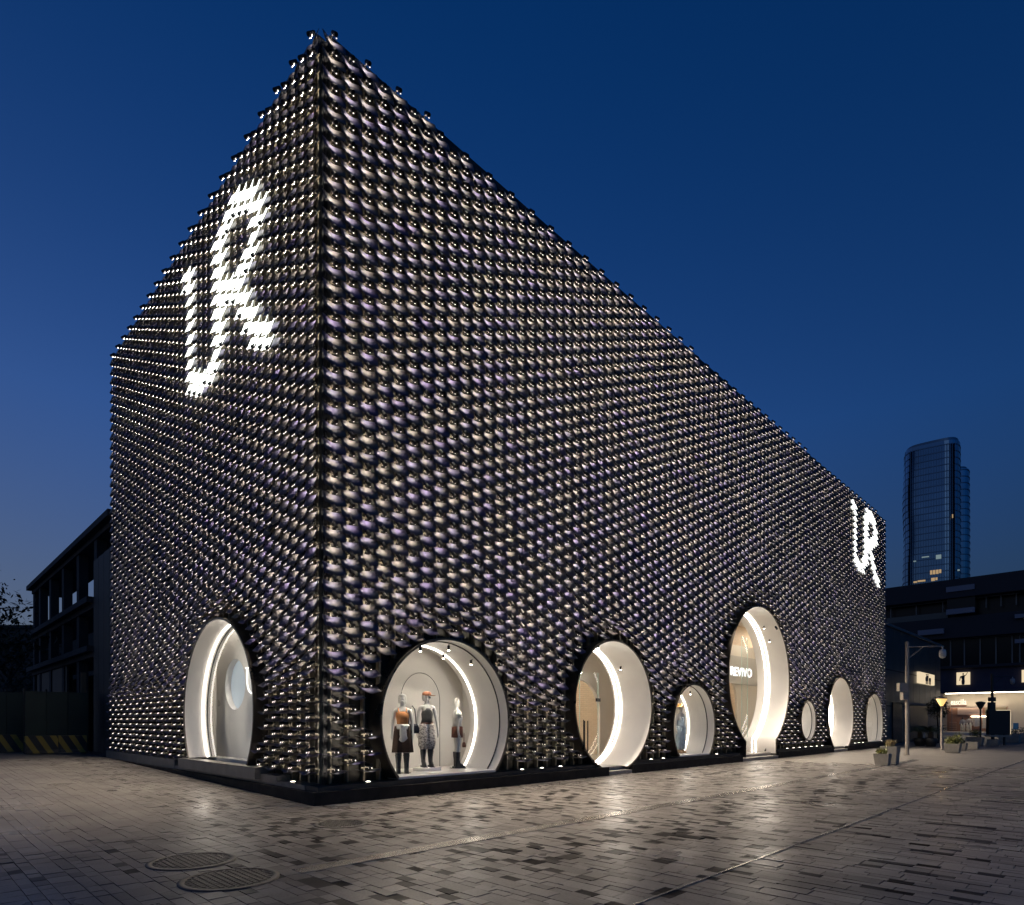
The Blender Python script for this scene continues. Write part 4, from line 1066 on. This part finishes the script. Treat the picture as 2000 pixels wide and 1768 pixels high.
M['winE'] = emat('office_light', (1., .68, .36), .42); M['winC'] = emat('office_light_cool', (.7, .95, 1.), .25)
for (x0, x1, t0, t1, c) in ((1817, 1821, 1112, 1120, 'winE'), (1822, 1827, 1112, 1120, 'winE'), (1828, 1833, 1112, 1120, 'winE'), (1834, 1838, 1112, 1119, 'winE'), (1819, 1826, 1127, 1133, 'winE'), (1827, 1831, 1127, 1132, 'winE'),
                            (1785, 1792, 1130, 1133, 'winE'), (1793, 1808, 1129, 1132, 'winE'), (1828, 1838, 1083, 1091, 'winC'), (1801, 1815, 1083, 1085, 'winC'), (1785, 1790, 1089, 1091, 'winC'), (1868, 1872, 1116, 1119, 'winC'), (1858, 1860, 1008, 1015, 'winE')):
    MB().box(((x0-1829)*S, -17.7, HC+(HOR-t1)*SZ), ((x1-1829)*S, -17.5, HC+(HOR-t0)*SZ)).obj('lit_window', M[c], tw)
MB().lathe([(.5, 0), (.5, .9), (0, 1.3)], ((1801-1829)*S, -15, HC+(HOR-861)*SZ), 8).obj('beacon', emat('beacon_light', (1., .85, .6), 3.), tw)

# ------------------------------------------------------------------ plaza furniture on the right
M['potg'] = mat('planter_concrete', (.27, .25, .22), .75, noise=(6, .15), bump=(30, .3)); M['soil'] = mat('soil', (.03, .025, .02), .9)
M['leafy'] = mat('yellow_green_leaf', (.16, .17, .045), .6, noise=(8, .4)); M['leafd'] = mat('dark_leaf', (.02, .035, .012), .6, noise=(6, .4)); M['strawg'] = mat('dry_grass', (.36, .29, .15), .7, noise=(8, .3))
def grass_tuft(n, spread, h0, h1, rng, wide=.012, bend=.4):
    m = MB()
    for _ in range(n):
        a = rng.uniform(0, 6.283); r0 = spread*math.sqrt(rng.random()); x, y = r0*math.cos(a), r0*math.sin(a)
        h = rng.uniform(h0, h1); a2 = a+rng.uniform(-.8, .8); b = bend*h*rng.uniform(.3, 1.); w = wide*rng.uniform(.6, 1.3)
        dx, dy = math.cos(a2), math.sin(a2); px_, py_ = -dy*w, dx*w
        p = [(x+dx*b*q*q, y+dy*b*q*q, h*q*(1-.15*q)) for q in (0, .5, 1)]
        m.add([(p[0][0]-px_, p[0][1]-py_, 0), (p[0][0]+px_, p[0][1]+py_, 0), (p[1][0]+px_*.8, p[1][1]+py_*.8, p[1][2]), (p[1][0]-px_*.8, p[1][1]-py_*.8, p[1][2]), p[2]], [(0, 1, 2, 3), (3, 2, 4)])
    return m
def leaf_ball(n, r, h, rng, s=.05):
    m = MB()
    for _ in range(n):
        u = Vector((rng.gauss(0, 1), rng.gauss(0, 1), rng.gauss(0, 1))).normalized()*(rng.random()**.45)
        c_ = Vector((u.x*r, u.y*r, h*.5+u.z*h*.5)); a = Vector((rng.gauss(0, 1), rng.gauss(0, 1), rng.gauss(0, .6))).normalized(); b = a.cross(Vector((rng.gauss(0, 1), rng.gauss(0, 1), 1))).normalized(); q = s*rng.uniform(.6, 1.4)
        m.add([c_-a*q, c_+b*q*.4, c_+a*q, c_-b*q*.4], [(0, 1, 2, 3)])
    return m
rg = random.Random(5)
def planter(px, py, w_, h_, label, plants, dx=0, dy=0, rz=0, taper=.8):
    gx, gy = ground(px, py); t = thing('planter', label, 'planter', (gx+dx, gy+dy, 0), rz, group='planters on the plaza')
    a = w_/2; b = a*taper; m = MB(); rim = .035
    m.loft([[(q*b, p*b, 0) for q, p in ((-1, -1), (1, -1), (1, 1), (-1, 1))], [(q*a, p*a, h_) for q, p in ((-1, -1), (1, -1), (1, 1), (-1, 1))], [(q*(a-rim), p*(a-rim), h_) for q, p in ((-1, -1), (1, -1), (1, 1), (-1, 1))], [(q*(a-rim), p*(a-rim), h_-.06) for q, p in ((-1, -1), (1, -1), (1, 1), (-1, 1))]], caps=True, smooth=False)
    m.obj('pot', M['potg'], t); MB().box((-a+.04, -a+.04, h_-.1), (a-.04, a-.04, h_-.05)).obj('soil', M['soil'], t)
    for (kind, n, ox, oy, hh) in plants:
        if kind == 'grass': o = grass_tuft(n, a*.5, hh*.5, hh, rg).obj('grass_tuft', M['strawg'], t)
        elif kind == 'green': o = grass_tuft(n, a*.6, hh*.5, hh, rg, .016, .5).obj('foliage', M['leafy'], t)
        else: o = leaf_ball(n, a*.8, hh, rg).obj('foliage', M['leafd' if kind == 'dark' else 'leafy'], t)
        o.location = (ox, oy, h_-.06)
    return t
planter(1724, 1494, .50, .42, 'low square planter with yellow-green sprigs, before a taller twin', (('green', 90, -.05, 0, .38), ('bush', 120, -.1, .05, .18)), rz=0)
planter(1739, 1492, .56, .66, 'taller tapered planter with dry grass, behind a low twin', (('grass', 190, 0, 0, .42), ('green', 40, .1, .05, .3)), rz=0)
planter(1861, 1470, .70, .46, 'big square planter with yellow-green shrub near the lit lamp post', (('green', 160, 0, 0, .5), ('bush', 300, 0, .1, .45), ('bush', 240, .1, -.2, .65)), rz=0)
planter(1876, 1466, .6, .40, 'dark side planter tight behind the big shrub planter', (('dark', 200, 0, 0, .3),), rz=0)
planter(1886, 1462, .40, .40, 'small empty concrete planter beside a white block planter', (), rz=0)
planter(1898, 1463, .62, .40, 'wide pale planter box with nothing planted in it', (), rz=0, taper=.95)
planter(1905, 1456, .9, .55, 'planter with round clipped green bush behind the pale empty boxes', (('bush', 500, 0, 0, .6),), rz=0)
planter(1940, 1456, .6, .40, 'grey box planter under the blank billboard', (), rz=0, taper=1)
planter(1972, 1450, 1.2, .6, 'pale green-tinted planter beyond the billboard', (('dark', 300, 0, 0, .5),), rz=0, taper=1)
planter(1994, 1448, 1.5, .6, 'long pale planter with dark shrubs at the plaza edge', (('dark', 400, 0, 0, .6),), rz=0, taper=1)
# camera pole
M['polegrey'] = mat('galvanised', (.33, .29, .25), .5, .4, noise=(4, .12)); M['blackp'] = mat('black_pole', (.015, .015, .016), .5)
def cctv(px, py, top, arm_px, label, mt, boxes, cam_m):
    gx, gy = ground(px, py); d = depth(gx, gy); k = d/FPX; t = thing('camera_pole', label, 'pole', (gx, gy, 0), cam.rotation_euler[2])
    h = HC+(HOR-top)*k
    MB().tube([(0, 0, 0), (0, 0, h)], .085, 12).lathe([(.14, 0), (.14, .02)], n=12).obj('pole', mt, t)
    L_ = arm_px*k; za = h-.22
    MB().tube([(0, 0, za), (L_, 0, za+.01)], .028, 8).tube([(.08, 0, za-.55), (.75, 0, za-.02)], .02, 8).obj('arm', mt, t)
    MB().lathe([(.03, 0), (.03, -.12), (.13, -.16), (.15, -.30), (.15, -.42), (.11, -.52), (0, -.58)], (L_-.05, 0, za), 16).obj('dome_camera', cam_m, t)
    for (x0, x1, t0, t1) in boxes:
        MB().box(((x0-px)*k, -.12, HC+(HOR-t1)*k), ((x1-px)*k, .12, HC+(HOR-t0)*k)).obj('control_box', mt, t)
    return t
cctv(1772, 1475, 1254, 71, 'tall grey pole with arm and white dome camera beside the shop end', M['polegrey'], ((1754, 1768, 1334, 1350), (1761, 1769, 1352, 1367)), mat('white_plastic', (.6, .57, .52), .4))
cctv(1938, 1452, 1316, 41, 'black pole with slim camera arm behind the blank billboard', M['blackp'], ((1932, 1943, 1362, 1370), (1931, 1942, 1372, 1390)), mat('grey_plastic', (.3, .3, .32), .4))
def lamp_post(px, py, top, label, lit):
    gx, gy = ground(px, py); d = depth(gx, gy); k = d/FPX; h = HC+(HOR-top)*k; t = thing('lamp_post', label, 'street lamp', (gx, gy, 0), group='cone lamp posts on the plaza')
    MB().lathe([(.10, 0), (.10, .05), (.055, .10), (.045, h-.62), (.055, h-.52)], n=12).obj('post', M['polegrey'] if lit else M['blackp'], t)
    sh = MB().lathe([(.07, h-.52), (.27, h-.14), (.27, h-.12)], n=16, caps=False).obj('lamp_shade', mat('amber_diffuser', (.8, .6, .3), .5, emit=(1., .62, .20), es=1.1) if lit else M['blackp'], t)
    MB().lathe([(.28, h-.12), (.25, h-.05), (.08, h), (0, h)], n=16).obj('cap', M['blackp'], t)
    if lit:
        ld = bpy.data.lights.new('lamp_bulb', 'POINT'); ld.energy = 22; ld.color = (1., .66, .3); ld.shadow_soft_size = .1
        lo = bpy.data.objects.new('lamp_bulb', ld); COL.objects.link(lo); lo.parent = t; lo.location = (0, 0, h-.85)
lamp_post(1839, 1464, 1361, 'lit lamp post with glowing yellow cone shade', True)
lamp_post(1915, 1456, 1370, 'unlit black lamp post with cone head before the mall shop', False)
# billboard
gx, gy = ground(1951, 1456); k = depth(gx, gy)/FPX
t = thing('billboard', 'blank dark billboard panel with lit edge standing on short legs', 'billboard', (gx, gy, 0), cam.rotation_euler[2])
w_ = 42*k/2; zb_ = HC+(HOR-1434)*k; zt_ = HC+(HOR-1388)*k
MB().box((-w_, -.06, zb_), (w_, .06, zt_)).obj('panel', mat('blank_panel', (.028, .026, .024), .7), t)
MB().box((-w_-.05, .062, zb_-.05), (w_+.05, .12, zt_+.06)).obj('frame', M['blackp'], t)
MB().box((w_+.01, -.05, zb_), (w_+.04, .06, zt_)).box((-w_*.2, -.05, zt_+.012), (w_, .06, zt_+.04)).obj('edge_light', emat('edge_glow', (1., .82, .55), 1.1), t)
for s_ in (-.5, .5): MB().box((w_*s_-.05, -.04, 0), (w_*s_+.05, .04, zb_-.051)).obj('leg', M['blackp'], t)
MB().box((-w_*1.05, -.25, zb_-.18), (w_*1.05, .25, zb_-.07)).obj('tray', M['potg'], t)
# small blue notice by the mall shop
gx, gy = ground(1984, 1446); t = thing('notice_stand', 'small blue notice stand near the pale planters', 'sign', (gx, gy, 0), cam.rotation_euler[2]); k = depth(gx, gy)/FPX
MB().box((-.22, -.02, .9), (.22, .02, 1.45)).obj('board', mat('blue_board', (.03, .07, .13), .5, emit=(.1, .3, .6), es=.08), t); MB().box((-.03, .021, 0), (.03, .05, 1.0)).obj('leg', M['blackp'], t)
# cycads in pots before the annexe
def cycad(px, py, label, hs):
    gx, gy = ground(px, py); t = thing('potted_cycad', label, 'plant', (gx, gy, 0), group='potted cycads before the annexe')
    MB().lathe([(.26, 0), (.34, .25), (.38, .5), (.34, .52), (.34, .46)], n=18).obj('pot', M['blackp'], t)
    MB().lathe([(.14, .46), (.16, .7), (.12, .95)], n=12).obj('trunk', mat('cycad_trunk', (.05, .04, .03), .9, bump=(30, .8)), t)
    m = MB()
    for i in range(22):
        a = 2.4*i; e = .25+.55*rg.random(); Lf = hs*rg.uniform(.8, 1.15); prev = None
        for q in range(11):
            u = q/10; r0 = Lf*u*math.cos(e*(1-.2*u)); zz = .92+Lf*u*math.sin(e)*1.15-.85*Lf*u*u*.55
            p = Vector((r0*math.cos(a), r0*math.sin(a), zz))
            if prev is not None:
                sd_ = Vector((-math.sin(a), math.cos(a), -.25)); wl2 = .20*math.sin(math.pi*min(u*1.05, 1))+.02
                for s_ in (-1, 1):
                    tip = p+sd_*wl2*s_*Vector((1, 1, 1)).x+Vector((math.cos(a), math.sin(a), 0))*.06
                    if s_ < 0: tip = p-Vector((-math.sin(a), math.cos(a), .25))*wl2+Vector((math.cos(a), math.sin(a), 0))*.06
                    m.add([prev, p, tip], [(0, 1, 2)])
                    mid = (prev+p)/2; m.add([mid-Vector((0, 0, .008)), mid+Vector((0, 0, .008)), (tip+prev)/2+(tip-p)*.4], [(0, 1, 2)])
            prev = p
    m.obj('fronds', M['leafd'], t)
cycad(1818, 1458, 'dark potted cycad right beside the lit lamp post', 1.25)
cycad(1797, 1457, 'dark potted cycad half hidden against the annexe doorway', 1.05)
# small tree by the mall pier
gx, gy = ground(1832, 1452); t = thing('small_tree', 'small dark tree behind the lit lamp post', 'tree', (gx, gy, 0))
MB().tube([(0, 0, 0), (.05, .02, 1.2), (0, .05, 2.4)], [.07, .055, .03], 8).obj('trunk', M['soil'], t)
o = leaf_ball(900, .75, 1.7, rg, .09).obj('crown', M['leafd'], t); o.location = (0, 0, 1.7)
# handrail
gx, gy = ground(1802, 1449); t = thing('handrail', 'pale steel handrail hoops by the annexe wall', 'railing', (gx, gy, 0), cam.rotation_euler[2])
for i in range(3): MB().tube([(i*.42-.3, 0, 0), (i*.42-.3, 0, 1.0), (i*.42-.26, 0, 1.06), (i*.42-.04, 0, 1.06), (i*.42, 0, 1.0), (i*.42, 0, 0)], .022, 6).obj('hoop', M['steel'], t)

# ------------------------------------------------------------------ beyond the plaza, left
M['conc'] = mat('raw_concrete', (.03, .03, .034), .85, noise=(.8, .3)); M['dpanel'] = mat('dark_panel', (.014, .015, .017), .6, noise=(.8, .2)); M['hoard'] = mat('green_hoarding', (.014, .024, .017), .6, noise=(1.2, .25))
fr = thing('concrete_frame', 'unfinished dark concrete frame with open floors behind hoarding', 'building', (.3, 16.2, 0))
ys_ = [3.2, 6.6, 10.0, 13.4, 16.6, 18.6]
zf = [4.7, 6.75, 9.55]
for i, z in enumerate(zf):
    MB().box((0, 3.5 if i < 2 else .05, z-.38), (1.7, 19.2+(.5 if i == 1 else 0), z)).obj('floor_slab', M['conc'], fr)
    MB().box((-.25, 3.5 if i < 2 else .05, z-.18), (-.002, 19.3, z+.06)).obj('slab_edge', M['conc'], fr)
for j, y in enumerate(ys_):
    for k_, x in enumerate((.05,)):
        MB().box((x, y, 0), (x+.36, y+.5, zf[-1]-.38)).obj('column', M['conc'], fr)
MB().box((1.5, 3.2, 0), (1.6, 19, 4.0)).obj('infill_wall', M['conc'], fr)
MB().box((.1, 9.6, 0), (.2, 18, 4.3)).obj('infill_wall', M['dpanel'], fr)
MB().box((1.0, 12, 9.55), (1.1, 12.1, 10.4)).obj('antenna_post', M['dark'], fr)
ad_ = thing('panelled_annexe', 'tall dark panelled side wall joined to the tiled shop', 'building', (.25, 16.05, 0))
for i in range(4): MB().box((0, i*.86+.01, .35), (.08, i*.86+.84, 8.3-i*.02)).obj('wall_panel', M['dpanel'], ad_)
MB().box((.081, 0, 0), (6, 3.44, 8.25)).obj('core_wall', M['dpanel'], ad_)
MB().box((-.06, 0, 0), (.079, 3.44, .34)).obj('base', M['conc'], ad_)
def stripes():
    m = bpy.data.materials.new('hazard_stripes'); m.use_nodes = True; nt = m.node_tree; b = nt.nodes['Principled BSDF']
    tc = nt.nodes.new('ShaderNodeTexCoord'); sp = nt.nodes.new('ShaderNodeSeparateXYZ'); nt.links.new(tc.outputs['Object'], sp.inputs[0])
    a = nt.nodes.new('ShaderNodeMath'); a.operation = 'MULTIPLY_ADD'; a.inputs[1].default_value = .55; nt.links.new(sp.outputs['Z'], a.inputs[0]); nt.links.new(sp.outputs['X'], a.inputs[2])
    d = nt.nodes.new('ShaderNodeMath'); d.operation = 'MULTIPLY'; d.inputs[1].default_value = 2.3; nt.links.new(a.outputs[0], d.inputs[0])
    f = nt.nodes.new('ShaderNodeMath'); f.operation = 'FRACT'; nt.links.new(d.outputs[0], f.inputs[0])
    g = nt.nodes.new('ShaderNodeMath'); g.operation = 'GREATER_THAN'; g.inputs[1].default_value = .55; nt.links.new(f.outputs[0], g.inputs[0])
    mx = nt.nodes.new('ShaderNodeMix'); mx.data_type = 'RGBA'; mx.inputs['A'].default_value = (.012, .012, .012, 1); mx.inputs['B'].default_value = (.22, .15, .02, 1)
    nt.links.new(g.outputs[0], mx.inputs['Factor']); nt.links.new(mx.outputs['Result'], b.inputs['Base Color']); b.inputs['Roughness'].default_value = .7; return m
M['haz'] = stripes()
hy = 18.8
def hoarding(p0, p1, label, y, n, zt, rz=0):
    x0 = x_at(p0, y); x1 = x_at(p1, y); t = thing('hoarding', label, 'hoarding', (x0, y, float(gz(x0, y))), rz)
    L_ = x1-x0; 
    for i in range(n): MB().box((L_*i/n+.01, -.03, .62), (L_*(i+1)/n-.01, .03, zt-float(gz(x0, y)))).obj('sheet', M['hoard'], t)
    for i in range(n+1): MB().box((L_*i/n-.03, .032, 0), (L_*i/n+.03, .09, zt-.3)).obj('post', M['dark'], t)
    return t, L_
t, L_ = hoarding(48, 172, 'dark green site hoarding standing against the panelled side wall', hy, 3, 2.75)
t2, L2 = hoarding(-60, 47, 'dark site hoarding running off past the tree', hy+1.6, 3, 2.75)
def barrier(p0, p1, y, label):
    x0 = x_at(p0, y); x1 = x_at(p1, y); z0 = float(gz(x0, y)); m = MB(); L_ = x1-x0
    m.loft([[(0, -.28, 0), (L_, -.28, 0), (L_, .28, 0), (0, .28, 0)], [(0, -.2, .14), (L_, -.2, .14), (L_, .2, .14), (0, .2, .14)], [(0, -.12, .66), (L_, -.12, .66), (L_, .12, .66), (0, .12, .66)]], smooth=False)
    tag(m.obj('hazard_barrier', M['haz'], None, (x0, y, z0)), label, 'barrier', 'striped barriers under the hoarding')
barrier(48, 112, hy-.45, 'black and yellow striped barrier under the middle of the green hoarding')
barrier(113, 168, hy-.45, 'black and yellow striped barrier close to the panelled side wall')
barrier(-60, 46, hy+1.15, 'black and yellow striped barrier set back toward the dark tree')
xb = x_at(163, hy+.6); tag(MB().box((xb-.09, -.05, 0), (xb+.09, .05, 3.6)).obj('timber_post', mat('raw_timber', (.14, .09, .05), .8), None, (0, hy+.6, 0)), 'pale timber post sticking up behind the green hoarding', 'post')
# trees
M['bark'] = mat('bark', (.02, .017, .014), .9); M['nleaf'] = mat('night_leaf', (.018, .026, .014), .7, noise=(3, .4))
def tree(x, y, h, r, label, n, seed, s=.16):
    rt = random.Random(seed); t = thing('tree', label, 'tree', (x, y, 0)); m = MB()
    m.tube([(0, 0, 0), (.1, 0, h*.3), (0, .1, h*.6)], [.22, .17, .10], 8); tips = []
    for i in range(16):
        a = 2.4*i+rt.random(); z0 = h*(.3+.4*rt.random()); l = r*rt.uniform(.7, 1.1); e = rt.uniform(.2, 1.1)
        p0_ = Vector((0, .05, z0)); p2 = p0_+Vector((math.cos(a)*math.cos(e)*l, math.sin(a)*math.cos(e)*l, math.sin(e)*l*1.1)); p1_ = (p0_+p2)/2+Vector((0, 0, .2))
        m.tube([p0_, p1_, p2], [.07, .04, .012], 5); tips += [p1_, p2, (p1_+p2)/2]
    m.obj('trunk', M['bark'], t); c = MB()
    for _ in range(n):
        tp = rt.choice(tips); p = tp+Vector((rt.gauss(0, .42), rt.gauss(0, .42), rt.gauss(0, .36))); a = Vector((rt.gauss(0, 1), rt.gauss(0, 1), rt.gauss(0, 1))).normalized(); b = a.cross(Vector((rt.gauss(0, 1), 0, 1))).normalized(); q = s*rt.uniform(.5, 1.2)
        c.add([p-a*q, p+b*q*.45, p+a*q, p-b*q*.45], [(0, 1, 2, 3)])
    c.obj('crown', M['nleaf'], t)
tx, ty_ = -11.2, 21.5
tree(*(lambda d, l: (CAM[0]+F[0]*d+RT[0]*l, CAM[1]+F[1]*d+RT[1]*l))(29, kk(-55)*29), 9.2, 2.6, 'dark leafy tree cut off beside the hoarding', 2600, 3)
tree(*(lambda d, l: (CAM[0]+F[0]*d+RT[0]*l, CAM[1]+F[1]*d+RT[1]*l))(52, kk(20)*52), 9.2, 3.6, 'broad dark tree far behind the hoarding', 2600, 4, .2)
tree(*(lambda d, l: (CAM[0]+F[0]*d+RT[0]*l, CAM[1]+F[1]*d+RT[1]*l))(60, kk(90)*60), 8.4, 3.6, 'dark tree low between hoarding and concrete frame', 2200, 5, .2)
bl = thing('far_block', 'low dark block closing the view behind the trees', 'building', (CAM[0]+F[0]*75+RT[0]*kk(20)*75, CAM[1]+F[1]*75+RT[1]*kk(20)*75, 0), cam.rotation_euler[2])
MB().box((-30, 0, 0), (14, 6, 12.8)).obj('wall', M['dpanel'], bl); MB().box((-30.2, -.2, 12.8), (14.2, 6.2, 13.2)).obj('parapet', M['conc'], bl)
